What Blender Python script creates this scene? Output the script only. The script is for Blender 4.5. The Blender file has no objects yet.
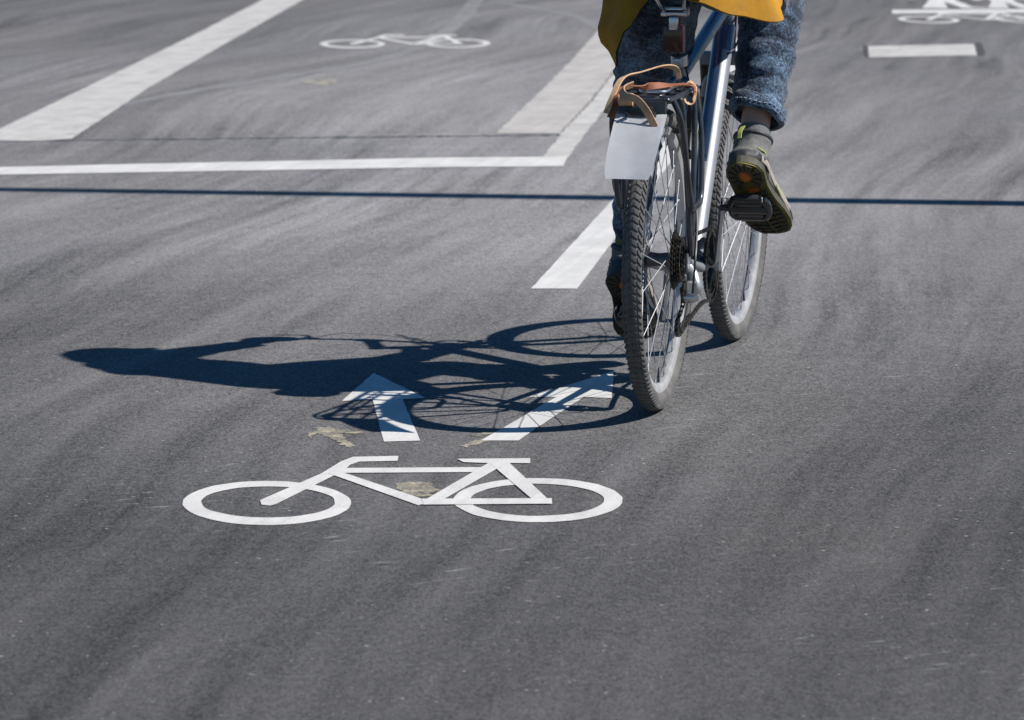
import bpy, bmesh, math, random
from mathutils import Vector, Matrix, noise
random.seed(4)
R = math.radians
PI = math.pi
sc = bpy.context.scene
COL = sc.collection

# ------------------------------------------------------------------ camera
F_PX, CAM_H, PITCH = 3800.0, 1.513, 0.160
cam = bpy.data.cameras.new('camera')
co = bpy.data.objects.new('camera', cam); COL.objects.link(co)
co.location = (0, 0, CAM_H)
co.rotation_euler = (PI/2 - PITCH, 0, 0)
cam.sensor_width = 36.0
cam.lens = 36.0 * F_PX / 1024.0
cam.clip_start = 0.1; cam.clip_end = 3000
cam.dof.use_dof = True
cam.dof.focus_distance = 8.6
cam.dof.aperture_fstop = 8.5
sc.camera = co

# ------------------------------------------------------------------ light
AZ = 0.117                       # shadows run along (-1, AZ) on the ground
ELEV = math.atan(1 / (0.895 * math.hypot(1, AZ)))
w = bpy.data.worlds.new('World'); sc.world = w; w.use_nodes = True
nt = w.node_tree; nt.nodes.clear()
sky = nt.nodes.new('ShaderNodeTexSky'); sky.sky_type = 'NISHITA'; sky.sun_disc = False
sky.sun_elevation = ELEV
sun_to = Vector((1, -AZ, 0)).normalized() * math.cos(ELEV) + Vector((0, 0, math.sin(ELEV)))
sky.sun_rotation = math.atan2(sun_to.x, sun_to.y)
sky.air_density = 1.0; sky.dust_density = 0.2; sky.ozone_density = 3.0
hs = nt.nodes.new('ShaderNodeHueSaturation'); hs.inputs['Saturation'].default_value = 1.38
bg = nt.nodes.new('ShaderNodeBackground'); bg.inputs['Strength'].default_value = 0.052
ow = nt.nodes.new('ShaderNodeOutputWorld')
nt.links.new(sky.outputs[0], hs.inputs['Color']); nt.links.new(hs.outputs[0], bg.inputs[0])
nt.links.new(bg.outputs[0], ow.inputs[0])
sl = bpy.data.lights.new('sun', 'SUN'); sl.energy = 4.7; sl.angle = R(0.53); sl.color = (1.0, 0.955, 0.90)
so = bpy.data.objects.new('sun', sl); COL.objects.link(so)
so.location = (5, -2, 8)
so.rotation_euler = sun_to.to_track_quat('Z', 'Y').to_euler()
vs = sc.view_settings
sc.display_settings.display_device = 'sRGB'
vs.view_transform = 'Standard'; vs.look = 'None'; vs.exposure = 0.36; vs.gamma = 1.0; vs.use_curve_mapping = False

# ------------------------------------------------------------------ helpers
def at(px, py, z=0.0):
    """ground point seen at a picture position (used to survey the road markings)"""
    c, s = math.cos(PITCH), math.sin(PITCH)
    dx = (px - 512) / F_PX; dv = (360 - py) / F_PX
    t = (z - CAM_H) / (-s + dv * c)
    return Vector((dx * t, (c + dv * s) * t, z))

def tag(o, label=None, cat=None, group=None, kind=None):
    if label: o['label'] = label
    if cat: o['category'] = cat
    if group: o['group'] = group
    if kind: o['kind'] = kind
    return o

def link(name, me, mat=None, parent=None, smooth=True):
    o = bpy.data.objects.new(name, me); COL.objects.link(o)
    if mat is not None:
        for m in (mat if isinstance(mat, (list, tuple)) else [mat]): me.materials.append(m)
    if parent: o.parent = parent
    if smooth:
        for p in me.polygons: p.use_smooth = True
        try: me.set_sharp_from_angle(angle=R(38))
        except Exception: pass
    return o

def build(name, bm, mat=None, parent=None, smooth=True):
    me = bpy.data.meshes.new(name)
    bmesh.ops.recalc_face_normals(bm, faces=bm.faces[:])
    bm.to_mesh(me); bm.free()
    return link(name, me, mat, parent, smooth)

def V(*a): return Vector(a)

def catmull(pts, n=8):
    pts = [Vector(p) for p in pts]
    P = [pts[0] * 2 - pts[1]] + pts + [pts[-1] * 2 - pts[-2]]
    out = []
    for i in range(1, len(P) - 2):
        for k in range(n):
            t = k / n; a, b, c, d = P[i-1], P[i], P[i+1], P[i+2]
            out.append(.5 * ((2*b) + (c-a)*t + (2*a-5*b+4*c-d)*t*t + (3*b-a-3*c+d)*t**3))
    out.append(pts[-1]); return out

def lerp_list(vals, m):
    out = []
    for i in range(m):
        t = i / (m - 1) * (len(vals) - 1); k = min(int(t), len(vals) - 2); f = t - k
        f = f * f * (3 - 2 * f)
        out.append(vals[k] * (1 - f) + vals[k+1] * f)
    return out

def loft(bm, rings, caps=True, mi=0, close=False):
    vr = [[bm.verts.new(p) for p in r] for r in rings]
    n = len(vr[0]); m = len(vr)
    for i in range(m if close else m - 1):
        a, b = vr[i], vr[(i + 1) % m]
        for k in range(n):
            f = bm.faces.new((a[k], a[(k+1) % n], b[(k+1) % n], b[k])); f.material_index = mi
    if caps and not close:
        f = bm.faces.new(vr[0][::-1]); f.material_index = mi
        f = bm.faces.new(vr[-1]); f.material_index = mi
    return vr

def frames(pts, up=None):
    pts = [Vector(p) for p in pts]; n = len(pts); T = []
    for i in range(n):
        T.append((pts[min(i+1, n-1)] - pts[max(i-1, 0)]).normalized())
    u = Vector(up) if up else (V(0, 0, 1) if abs(T[0].z) < .9 else V(0, 1, 0))
    out = []
    for i in range(n):
        u = (u - T[i] * u.dot(T[i]))
        u = u.normalized() if u.length > 1e-6 else T[i].orthogonal().normalized()
        out.append((pts[i], T[i], u.copy(), T[i].cross(u)))
    return out

def tube(bm, pts, r, n=12, caps=True, up=None, flat=1.0, mi=0, smooth=0):
    if smooth:
        m0 = len(pts); pts = catmull(pts, smooth)
        if isinstance(r, (list, tuple)): r = lerp_list(list(r), len(pts))
    elif not isinstance(r, (list, tuple)): r = [r] * len(pts)
    if not isinstance(r, (list, tuple)): r = [r] * len(pts)
    rings = []
    for (p, t, u, v), rr in zip(frames(pts, up), r):
        rings.append([p + (u * math.cos(2*PI*k/n) + v * flat * math.sin(2*PI*k/n)) * rr for k in range(n)])
    return loft(bm, rings, caps, mi)

def box(bm, c, size, rot=None, bev=0.0, mi=0):
    M = Matrix.Translation(c) @ (rot.to_4x4() if rot is not None else Matrix.Identity(4))
    r = bmesh.ops.create_cube(bm, size=1.0)
    vs_ = r['verts']
    for v_ in vs_: v_.co = Vector((v_.co.x * size[0], v_.co.y * size[1], v_.co.z * size[2]))
    fs = set()
    for v_ in vs_: fs.update(v_.link_faces)
    if bev > 0:
        es = set()
        for f in fs: es.update(f.edges)
        rr = bmesh.ops.bevel(bm, geom=list(es), offset=bev, segments=2, affect='EDGES', profile=.6)
        fs = set(rr['faces']) | {f for f in fs if f.is_valid}
        vv = set()
        for f in list(fs):
            for v_ in f.verts: vv.add(v_)
        for v_ in list(vv):
            for f in v_.link_faces: fs.add(f)
        vs_ = list(vv)
    for v_ in vs_: v_.co = M @ v_.co
    for f in fs: f.material_index = mi

def ribbon(bm, pts, width, thick, side, n=8, mi=0):
    """a flat strap: side = direction across the strap per point (or one)"""
    P = catmull(pts, n)
    S = side if isinstance(side, list) else [side] * len(pts)
    S = catmull(S, n)
    rings = []
    for i, p in enumerate(P):
        t = (P[min(i+1, len(P)-1)] - P[max(i-1, 0)]).normalized()
        s = (S[i] - t * S[i].dot(t)).normalized(); nn = t.cross(s)
        hw, ht = width/2, thick/2
        rings.append([p + s*hw + nn*ht*.6, p + s*hw*.9 + nn*ht, p - s*hw*.9 + nn*ht, p - s*hw + nn*ht*.6,
                      p - s*hw - nn*ht*.6, p - s*hw*.9 - nn*ht, p + s*hw*.9 - nn*ht, p + s*hw - nn*ht*.6])
    loft(bm, rings, True, mi)

def lathe_x(bm, prof, n=96, cy=0, cz=0, mi=0, closed=True):
    """profile of (x, r) turned around the x axis"""
    rings = []
    for k in range(n):
        a = 2*PI*k/n; c, s = math.cos(a), math.sin(a)
        rings.append([V(x, cy + r*c, cz + r*s) for x, r in prof])
    if closed: loft(bm, rings, False, mi, close=True)
    else:
        vr = [[bm.verts.new(p) for p in r] for r in rings]
        for i in range(n):
            a, b = vr[i], vr[(i+1) % n]
            for k in range(len(prof)-1):
                f = bm.faces.new((a[k], a[k+1], b[k+1], b[k])); f.material_index = mi

def fuse(name, bm, voxel, smooth, mat, parent, disp=None):
    """melt overlapping volumes into one continuous skin"""
    me = bpy.data.meshes.new(name); bmesh.ops.recalc_face_normals(bm, faces=bm.faces[:]); bm.to_mesh(me); bm.free()
    o = bpy.data.objects.new(name, me); COL.objects.link(o)
    m = o.modifiers.new('r', 'REMESH'); m.mode = 'VOXEL'; m.voxel_size = voxel
    if smooth:
        s = o.modifiers.new('s', 'SMOOTH'); s.factor = .5; s.iterations = smooth
    dg = bpy.context.evaluated_depsgraph_get(); dg.update()
    me2 = bpy.data.meshes.new_from_object(o.evaluated_get(dg))
    bpy.data.objects.remove(o); bpy.data.meshes.remove(me)
    me2.name = name
    if disp:
        nr = [v.normal.copy() for v in me2.vertices]
        for v, n_ in zip(me2.vertices, nr): v.co += n_ * disp(v.co)
    o = bpy.data.objects.new(name, me2); COL.objects.link(o)
    for mm in (mat if isinstance(mat, (list, tuple)) else [mat]): me2.materials.append(mm)
    if parent: o.parent = parent
    for p in me2.polygons: p.use_smooth = True
    return o

# ------------------------------------------------------------------ materials
def nmat(name):
    m = bpy.data.materials.new(name); m.use_nodes = True
    t = m.node_tree; t.nodes.clear()
    o = t.nodes.new('ShaderNodeOutputMaterial'); b = t.nodes.new('ShaderNodeBsdfPrincipled')
    t.links.new(b.outputs[0], o.inputs[0])
    return m, t, b

def N(t, kind, **kw):
    n = t.nodes.new(kind)
    for k, v in kw.items():
        if k in n.inputs: n.inputs[k].default_value = v
        else: setattr(n, k, v)
    return n

def noise_n(t, vec, scale, detail=4, rough=.55, dist=0.0):
    n = t.nodes.new('ShaderNodeTexNoise')
    n.inputs['Scale'].default_value = scale; n.inputs['Detail'].default_value = detail
    n.inputs['Roughness'].default_value = rough; n.inputs['Distortion'].default_value = dist
    if vec is not None: t.links.new(vec, n.inputs['Vector'])
    return n.outputs['Fac']

def ramp(t, fac, stops, interp='LINEAR'):
    r = t.nodes.new('ShaderNodeValToRGB'); r.color_ramp.interpolation = interp
    e = r.color_ramp.elements
    while len(e) > 1: e.remove(e[-1])
    for i, (p, c) in enumerate(stops):
        if not isinstance(c, (list, tuple)): c = (c, c, c)
        if i == 0: e[0].position = p; e[0].color = (*c, 1)
        else:
            x = e.new(p); x.color = (*c, 1)
    t.links.new(fac, r.inputs[0]); return r.outputs[0]

def mathn(t, op, a, b=None, clamp=False):
    m = t.nodes.new('ShaderNodeMath'); m.operation = op; m.use_clamp = clamp
    for i, x in enumerate((a, b)):
        if x is None: continue
        if isinstance(x, (int, float)): m.inputs[i].default_value = x
        else: t.links.new(x, m.inputs[i])
    return m.outputs[0]

def mix(t, fac, a, b, mode='MIX'):
    m = t.nodes.new('ShaderNodeMix'); m.data_type = 'RGBA'; m.blend_type = mode
    for s, x in ((m.inputs[0], fac), (m.inputs[6], a), (m.inputs[7], b)):
        if isinstance(x, (int, float)): s.default_value = x if s is m.inputs[0] else (x, x, x, 1)
        elif isinstance(x, (tuple, list)): s.default_value = (*x, 1)
        else: t.links.new(x, s)
    return m.outputs[2]

def coords(t, kind='Object', scale=(1, 1, 1), rot=(0, 0, 0)):
    c = t.nodes.new('ShaderNodeTexCoord'); m = t.nodes.new('ShaderNodeMapping')
    m.inputs['Scale'].default_value = scale; m.inputs['Rotation'].default_value = rot
    t.links.new(c.outputs[kind], m.inputs[0]); return m.outputs[0]

def bump(t, b, h, strength=.3, dist=.01):
    n = t.nodes.new('ShaderNodeBump'); n.inputs['Strength'].default_value = strength; n.inputs['Distance'].default_value = dist
    t.links.new(h, n.inputs['Height']); t.links.new(n.outputs[0], b.inputs['Normal'])

def simple(name, col, rough=.5, metal=0.0, var=.25, scale=60, coat=0.0, bmp=0.0, dirt=None):
    m, t, b = nmat(name)
    v = coords(t)
    f = noise_n(t, v, scale, 5)
    lo = tuple(c * (1 - var) for c in col); hi = tuple(min(1, c * (1 + var)) for c in col)
    c = ramp(t, f, [(.3, lo), (.7, hi)])
    if dirt:
        f2 = noise_n(t, v, scale * .35, 6, .65)
        c = mix(t, ramp(t, f2, [(.42, 0.0), (.68, dirt[1])]), c, dirt[0])
    t.links.new(c, b.inputs['Base Color'])
    t.links.new(ramp(t, f, [(.2, max(0, rough - .08)), (.8, min(1, rough + .1))]), b.inputs['Roughness'])
    b.inputs['Metallic'].default_value = metal
    if coat: b.inputs['Coat Weight'].default_value = coat; b.inputs['Coat Roughness'].default_value = .12
    if bmp: bump(t, b, noise_n(t, v, scale * 3, 3), bmp, .002)
    return m

def asphalt_colour(t):
    """worn grey asphalt: aggregate grain, roller and tyre streaks, slow patches"""
    g = t.nodes.new('ShaderNodeNewGeometry').outputs['Position']
    def mp(scale, rot=(0, 0, 0), src=None):
        m0 = t.nodes.new('ShaderNodeMapping'); m0.inputs['Rotation'].default_value = rot      # turn first, then stretch
        t.links.new(src or g, m0.inputs[0])
        m = t.nodes.new('ShaderNodeMapping'); m.inputs['Scale'].default_value = scale
        t.links.new(m0.outputs[0], m.inputs[0]); return m.outputs[0]
    # gently curved streaks: bend the coordinates before stretching them
    wob = t.nodes.new('ShaderNodeVectorMath'); wob.operation = 'MULTIPLY_ADD'
    nz = t.nodes.new('ShaderNodeTexNoise'); nz.inputs['Scale'].default_value = .22; nz.inputs['Detail'].default_value = 1
    t.links.new(g, nz.inputs['Vector'])
    t.links.new(nz.outputs['Color'], wob.inputs[0]); wob.inputs[1].default_value = (1.0, 1.0, 0); t.links.new(g, wob.inputs[2])
    patch = noise_n(t, mp((.35, .22, 1)), 1.0, 3, .5)
    streak = noise_n(t, mp((13, .5, 1), (0, 0, R(10)), wob.outputs[0]), 1.0, 4, .6)
    streak2 = noise_n(t, mp((4.2, .28, 1), (0, 0, R(17)), wob.outputs[0]), 1.0, 3, .55)
    cross = noise_n(t, mp((1.6, 9, 1), (0, 0, R(-3))), 1.0, 4, .6)
    mid = noise_n(t, g, 26, 3, .6)
    grain = noise_n(t, mp((210, 75, 100)), 1.0, 3, .75)
    vo = t.nodes.new('ShaderNodeTexVoronoi'); vo.inputs['Scale'].default_value = 95; t.links.new(mp((1.9, .8, 1)), vo.inputs['Vector'])
    vcol = t.nodes.new('ShaderNodeSeparateColor'); t.links.new(vo.outputs['Color'], vcol.inputs[0])
    def term(fac, amp):      # (fac-.5)*amp
        return mathn(t, 'MULTIPLY', mathn(t, 'SUBTRACT', fac, .5), amp)
    s = mathn(t, 'ADD', term(patch, 1.0), term(streak, 1.2))
    brk = ramp(t, noise_n(t, mp((.8, .5, 1), (0, 0, R(10))), 1.0, 3, .6), [(.38, .15), (.62, 1.5)])
    s = mathn(t, 'MULTIPLY', s, brk)
    s = mathn(t, 'ADD', s, term(streak2, 1.0)); s = mathn(t, 'ADD', s, term(cross, .3))
    s = mathn(t, 'ADD', s, term(mid, .35)); s = mathn(t, 'ADD', s, term(grain, 2.4)); s = mathn(t, 'ADD', s, term(vcol.outputs[0], .55))
    s = mathn(t, 'ADD', s, 1.0)
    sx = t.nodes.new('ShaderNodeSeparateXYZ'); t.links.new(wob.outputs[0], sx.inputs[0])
    lane = ramp(t, mathn(t, 'MULTIPLY', mathn(t, 'ADD', mathn(t, 'MULTIPLY', sx.outputs[1], .1), mathn(t, 'MULTIPLY', patch, .25)), .3333), [(.30, .31), (.37, .60), (.45, .97), (.58, .98), (.85, .62)])  # lens vignette painted into the asphalt colour: darker near and far
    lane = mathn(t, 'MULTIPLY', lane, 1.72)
    xr = mathn(t, 'ADD', mathn(t, 'ABSOLUTE', mathn(t, 'ADD', sx.outputs[0], -.55)), mathn(t, 'MULTIPLY', patch, .8))   # painted vignette: asphalt colour darkens toward both sides
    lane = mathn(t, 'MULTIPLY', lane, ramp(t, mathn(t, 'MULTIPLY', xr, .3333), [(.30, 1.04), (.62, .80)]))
    s = mathn(t, 'MULTIPLY', s, lane)  # lane holds the painted vignette
    base = mix(t, noise_n(t, mp((.5, .4, 1)), 1.0, 2), (.118, .118, .123), (.138, .132, .129))
    c = t.nodes.new('ShaderNodeVectorMath'); c.operation = 'SCALE'; t.links.new(base, c.inputs[0]); t.links.new(s, c.inputs['Scale'])
    # bright chipped stones and scuffs
    sp = noise_n(t, mp((1, 1, 1)), 55, 2, .5)
    chips = ramp(t, sp, [(.705, 0.0), (.74, .6)])
    sc1 = noise_n(t, mp((10, 40, 1), (0, 0, R(-24)), wob.outputs[0]), 1.0, 4, .6)
    sc2 = noise_n(t, mp((.9, .9, 1)), 1.0, 2, .5)
    scuff = mathn(t, 'MULTIPLY', ramp(t, sc1, [(.62, 0.0), (.72, .5)]), ramp(t, sc2, [(.50, 0.0), (.62, 1.0)]))
    c2 = mix(t, chips, c.outputs[0], (.42, .41, .39))
    c3 = mix(t, scuff, c2, (.40, .40, .40))
    pits = ramp(t, noise_n(t, mp((1, 1, 1)), 38, 2, .5), [(.27, .75), (.32, 0.0)])
    c4 = mix(t, pits, c3, (.03, .03, .032))
    h = mathn(t, 'ADD', mathn(t, 'MULTIPLY', grain, .6), mathn(t, 'MULTIPLY', vcol.outputs[0], .35))
    h = mathn(t, 'ADD', h, mathn(t, 'MULTIPLY', mid, .5))
    return c4, h, g

def make_asphalt():
    m, t, b = nmat('asphalt')
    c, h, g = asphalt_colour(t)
    # pale dusty wheel tracks and the dark seam are separate meshes; here only the surface
    t.links.new(c, b.inputs['Base Color']); b.inputs['Roughness'].default_value = .82
    b.inputs['Specular IOR Level'].default_value = .35
    bump(t, b, h, .55, .0022)
    return m

def make_paint(name, col, wear=.3, wscale=1.0, lo=.45):
    """road paint, thin enough that the grain comes through"""
    m, t, b = nmat(name)
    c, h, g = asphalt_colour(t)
    f1 = noise_n(t, g, 9 * wscale, 6, .7); f2 = noise_n(t, g, 140, 3, .7)
    f = mathn(t, 'ADD', mathn(t, 'MULTIPLY', f1, .6), mathn(t, 'MULTIPLY', f2, .4))
    k = ramp(t, f, [(lo - .12, min(1, wear * 3)), (lo, wear), (lo + .1, 0.0)])
    dirt = noise_n(t, g, 5, 4, .6)
    mm = t.nodes.new('ShaderNodeMapping'); mm.inputs['Rotation'].default_value = (0, 0, R(12)); t.links.new(g, mm.inputs[0])
    m2 = t.nodes.new('ShaderNodeMapping'); m2.inputs['Scale'].default_value = (26, 1.6, 1); t.links.new(mm.outputs[0], m2.inputs[0])
    dirt = mathn(t, 'ADD', mathn(t, 'MULTIPLY', dirt, .5), mathn(t, 'MULTIPLY', noise_n(t, m2.outputs[0], 1, 5, .65), .5))
    pc = mix(t, ramp(t, dirt, [(.40, 0.0), (.66, .9)]), col, tuple(x * .72 for x in col))
    pc = mix(t, ramp(t, noise_n(t, g, 260, 2, .6), [(.35, .22), (.6, 0.0)]), pc, tuple(x * .6 for x in col))
    t.links.new(mix(t, k, pc, c), b.inputs['Base Color']); b.inputs['Roughness'].default_value = .6
    bump(t, b, h, .35, .0016)
    return m

def make_denim(name, dark, light, bias):
    m, t, b = nmat(name)
    v = coords(t)
    f = noise_n(t, v, 150, 5, .75); g = noise_n(t, v, 11, 5, .65)
    s = noise_n(t, coords(t, scale=(1, 1, .25)), 420, 2, .5)
    k = mathn(t, 'ADD', mathn(t, 'MULTIPLY', f, .62), mathn(t, 'MULTIPLY', g, .48)); k = mathn(t, 'ADD', k, mathn(t, 'MULTIPLY', s, .2))
    c = ramp(t, k, [(bias, dark), (bias + .12, tuple((a + c_) / 2 for a, c_ in zip(dark, light))), (bias + .22, light)])
    t.links.new(c, b.inputs['Base Color']); b.inputs['Roughness'].default_value = .9
    b.inputs['Sheen Weight'].default_value = .2
    bump(t, b, mathn(t, 'ADD', s, f), .5, .0015)
    return m

M = {}
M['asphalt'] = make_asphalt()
M['paint'] = make_paint('road_paint', (.70, .69, .665), .18, 1.0, .38)
M['paint_old'] = make_paint('old_road_paint', (.58, .56, .53), .35, .8, .40)
M['paint_ghost'] = make_paint('ghost_paint', (.53, .50, .465), .3, .6, .42)
M['chalk'] = make_paint('yellow_spray', (.58, .51, .34), .6, 2.6, .52)
M['track'] = make_paint('dust_track', (.27, .265, .26), .55, .5, .46)
M['seam'] = make_paint('seam_bitumen', (.035, .035, .04), .8, 3.0, .44)
M['rust'] = make_paint('scar', (.055, .045, .035), .5, 3.0, .45)
M['tyre'] = simple('tyre_rubber', (.09, .089, .088), .85, 0, .25, 40, bmp=.2, dirt=((.19, .18, .17), .6))
M['tread'] = simple('tread_rubber', (.075, .075, .077), .85, 0, .25, 60, bmp=.3, dirt=((.2, .19, .18), .5))
M['steel'] = simple('bright_steel', (.75, .76, .78), .28, 1.0, .08, 30)
M['alloy'] = simple('alloy', (.62, .63, .65), .38, .9, .12, 30, dirt=((.2, .19, .17), .3))
M['spoke'] = simple('spoke_steel', (.42, .43, .45), .55, .35, .1, 50)
M['rim'] = simple('rim_alloy', (.66, .66, .67), .42, .6, .1, 25, dirt=((.3, .28, .25), .4))
M['blue'] = simple('blue_frame_paint', (.036, .078, .165), .33, .35, .12, 8, coat=.7)
M['silver'] = simple('silver_frame_paint', (.27, .285, .31), .45, .4, .07, 8, coat=.15)
M['black'] = simple('black_paint', (.022, .024, .028), .35, .1, .3, 40, coat=.2, dirt=((.10, .10, .095), .35))
M['blackmetal'] = simple('black_metal', (.045, .047, .05), .38, .7, .3, 60, dirt=((.16, .14, .11), .4))
M['rack'] = simple('rack_paint', (.028, .034, .045), .30, .2, .25, 40, coat=.4, dirt=((.14, .14, .14), .3))
M['grease'] = simple('greasy_steel', (.10, .095, .085), .45, .8, .4, 120, dirt=((.03, .025, .02), .8))
M['plastic'] = simple('black_plastic', (.02, .021, .023), .45, 0, .2, 80)
M['flap'] = simple('pale_plastic_board', (.78, .79, .82), .5, 0, .05, 18, bmp=.1, dirt=((.40, .40, .40), .35))
M['red'] = simple('red_reflector', (.045, .006, .006), .2, 0, .3, 150, coat=.6)
M['leather'] = simple('tan_leather', (.52, .34, .20), .6, 0, .16, 30, bmp=.3, dirt=((.34, .16, .06), .5))
M['leather_in'] = simple('tan_leather_red', (.25, .085, .04), .65, 0, .2, 40, bmp=.3)
M['jacket'] = simple('mustard_cloth', (.42, .20, .007), .85, 0, .14, 24, bmp=.4)
M['lining'] = simple('dark_lining', (.02, .02, .022), .9, 0, .2, 60)
M['denim'] = make_denim('washed_denim', (.003, .010, .030), (.21, .34, .50), .605)
M['skin'] = simple('skin', (.62, .36, .27), .5, 0, .08, 40)
M['skin'].node_tree.nodes['Principled BSDF'].inputs['Subsurface Weight'].default_value = .08
M['sock'] = simple('grey_sock', (.16, .165, .17), .95, 0, .2, 200, bmp=.6)
M['sockg'] = simple('green_sock', (.13, .15, .06), .95, 0, .2, 200, bmp=.6)
M['shoe'] = simple('grey_suede', (.13, .135, .13), .8, 0, .25, 90, bmp=.5, dirt=((.26, .24, .21), .35))
M['shoe2'] = simple('dark_synthetic', (.045, .05, .055), .55, 0, .3, 70, bmp=.3)
M['taupe'] = simple('taupe_panel', (.33, .29, .25), .8, 0, .15, 90, bmp=.4)
M['lime'] = simple('lime_trim', (.28, .31, .09), .6, 0, .15, 90)
M['midsole'] = simple('olive_midsole', (.075, .073, .055), .7, 0, .25, 60, dirt=((.09, .085, .06), .5))
M['sole'] = simple('olive_outsole', (.17, .145, .02), .7, 0, .3, 70, dirt=((.07, .06, .03), .7))
M['lug'] = simple('dark_lugs', (.035, .033, .026), .75, 0, .3, 80, dirt=((.12, .10, .06), .4))
M['orange'] = simple('orange_disc', (.55, .13, .02), .6, 0, .25, 120, dirt=((.2, .1, .03), .4))
M['hair'] = simple('brown_hair', (.06, .035, .02), .6, 0, .4, 250, bmp=.8)
M['white'] = simple('eye_white', (.75, .74, .72), .3, 0, .02, 30)
M['dark'] = simple('eye_dark', (.02, .015, .01), .2, 0, .1, 30)
M['lip'] = simple('lip', (.42, .17, .14), .5, 0, .1, 60)
M['hubmetal'] = simple('dark_hub_metal', (.10, .105, .115), .35, .7, .2, 40)
M['gloss'] = simple('glossy_black', (.015, .016, .018), .18, 0, .2, 60, coat=.6)
M['galv'] = simple('galvanised_steel', (.42, .43, .44), .5, .7, .12, 12)
M['thread'] = simple('pale_thread', (.42, .46, .52), .9, 0, .1, 200)

# ------------------------------------------------------------------ the road
bm = bmesh.new()
vals = [-900, -60, -12, -4, 0, 4, 12, 60, 900]
g = [[bm.verts.new((x, y + 10, 0)) for x in vals] for y in vals]
for i in range(len(vals)-1):
    for j in range(len(vals)-1): bm.faces.new((g[i][j], g[i][j+1], g[i+1][j+1], g[i+1][j]))
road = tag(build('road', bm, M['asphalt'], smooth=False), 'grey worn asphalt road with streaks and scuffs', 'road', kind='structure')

def dense(poly, closed=True, step=.05):
    out = []; n = len(poly)
    for i in range(n if closed else n - 1):
        a, b = Vector(poly[i]), Vector(poly[(i+1) % n]); k = max(1, int((b - a).length / step))
        for j in range(k): out.append(a.lerp(b, j / k))
    return out

def jag(p, amp, f):
    return p + V(noise.noise(p * f), noise.noise(p * f + V(7, 3, 1)), 0) * amp

def sheet(bm, pix, z, amp=.003, world=False, ragged=False):
    pts = [(Vector((p[0], p[1], 0)) if world else at(*p)) for p in pix]
    if ragged: pts = [jag(jag(p, .010, 40), .012, 130) for p in dense(pts, step=.008)]
    else: pts = [jag(p, amp, 22) for p in dense(pts)]
    f = bm.faces.new([bm.verts.new((p.x, p.y, z * .33)) for p in pts])
    return f

def sheets(name, polys, z, mat, amp=.003, world=False, parent=None):
    bm = bmesh.new()
    for i, p in enumerate(polys): sheet(bm, p, z + i * .0005, amp, world, mat is M['chalk'])
    bmesh.ops.triangulate(bm, faces=bm.faces[:])
    for f in bm.faces:
        f.normal_update()
        if f.normal.z < 0: f.normal_flip()
    me = bpy.data.meshes.new(name); bm.to_mesh(me); bm.free()
    return link(name, me, mat, parent, smooth=False)

# near bicycle symbol, surveyed once and reused for the far ones
S6 = 1024 / 470
def s6(x, y): return (170 + x / S6, 420 + y / S6)
def ring_px(cx, cy, rx, ry, n=72):
    return [s6(cx + rx * math.cos(2*PI*k/n), cy + ry * math.sin(2*PI*k/n)) for k in range(n)]
SYM = [
    [(197, 176), (330, 118), (372, 92), (398, 82), (497, 80), (497, 90), (412, 92), (392, 99), (378, 112), (232, 184), (216, 188), (198, 186)],
    [(368, 106), (700, 104), (700, 115), (352, 117)],
    [(343, 117), (380, 117), (566, 179), (540, 188)],
    [(538, 186), (576, 186), (733, 95), (694, 95)],
    [(627, 87), (785, 85), (785, 96), (688, 96), (640, 94)],
    [(694, 95), (738, 95), (834, 184), (800, 184)],
    [(548, 174), (832, 173), (833, 185), (552, 187)],
]
SYM_W = [[at(*s6(*p)) for p in poly] for poly in SYM]
RINGS_W = [([at(*p) for p in ring_px(211, 182, 183, 48)], [at(*p) for p in ring_px(214, 180, 146, 34)]),
           ([at(*p) for p in ring_px(802, 176, 184, 48)], [at(*p) for p in ring_px(800, 175.5, 146, 35)])]

def bicycle_symbol(off, scale, label, mat, z=.0014, group='white bicycle symbols painted on the road', stretch=1.3):
    bm = bmesh.new()
    def q(p):
        p = V(p.x * scale, p.y * scale * (stretch if scale < 1 else 1), 0) + off; return jag(p, .003, 22)
    for i, poly in enumerate(SYM_W):
        pts = dense([q(p) for p in poly])
        bm.faces.new([bm.verts.new((p.x, p.y, z + .0003 + i * .00015)) for p in pts])
    bmesh.ops.triangulate(bm, faces=bm.faces[:])
    for j, (o_, i_) in enumerate(RINGS_W):
        a = [bm.verts.new((*q(p).xy, z + .00015 * j)) for p in o_]; b = [bm.verts.new((*q(p).xy, z + .00015 * j)) for p in i_]
        for k in range(len(a)):
            bm.faces.new((a[k], a[(k+1) % len(a)], b[(k+1) % len(a)], b[k]))
    for f in bm.faces:
        f.normal_update()
        if f.normal.z < 0: f.normal_flip()
    me = bpy.data.meshes.new('bicycle_symbol'); bm.to_mesh(me); bm.free()
    o = link('bicycle_symbol', me, mat, None, smooth=False)
    return tag(o, label, 'road marking', group)

bicycle_symbol(V(0, 0, 0), 1.0, 'large crisp white bicycle symbol painted on asphalt below the two arrows', M['paint'])
n0 = RINGS_W[0][0][36]                                   # leftmost point of the left wheel
far = at(320, 44.2)
bicycle_symbol(far - V(n0.x, n0.y * 1.3, 0) * .985, .985, 'faint distant white bicycle symbol beyond the long crossing line', M['paint'])
far2 = at(899, 19.8)
bicycle_symbol(far2 - V(n0.x, n0.y * 1.3, 0) * .985, .985, 'white bicycle symbol under the bar and the pedestrian symbol', M['paint'])

def road_mark(name, polys, label, mat, z=.004, amp=.003, group=None, world=False):
    return tag(sheets(name, polys, z, mat, amp, world), label, 'road marking', group)

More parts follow.
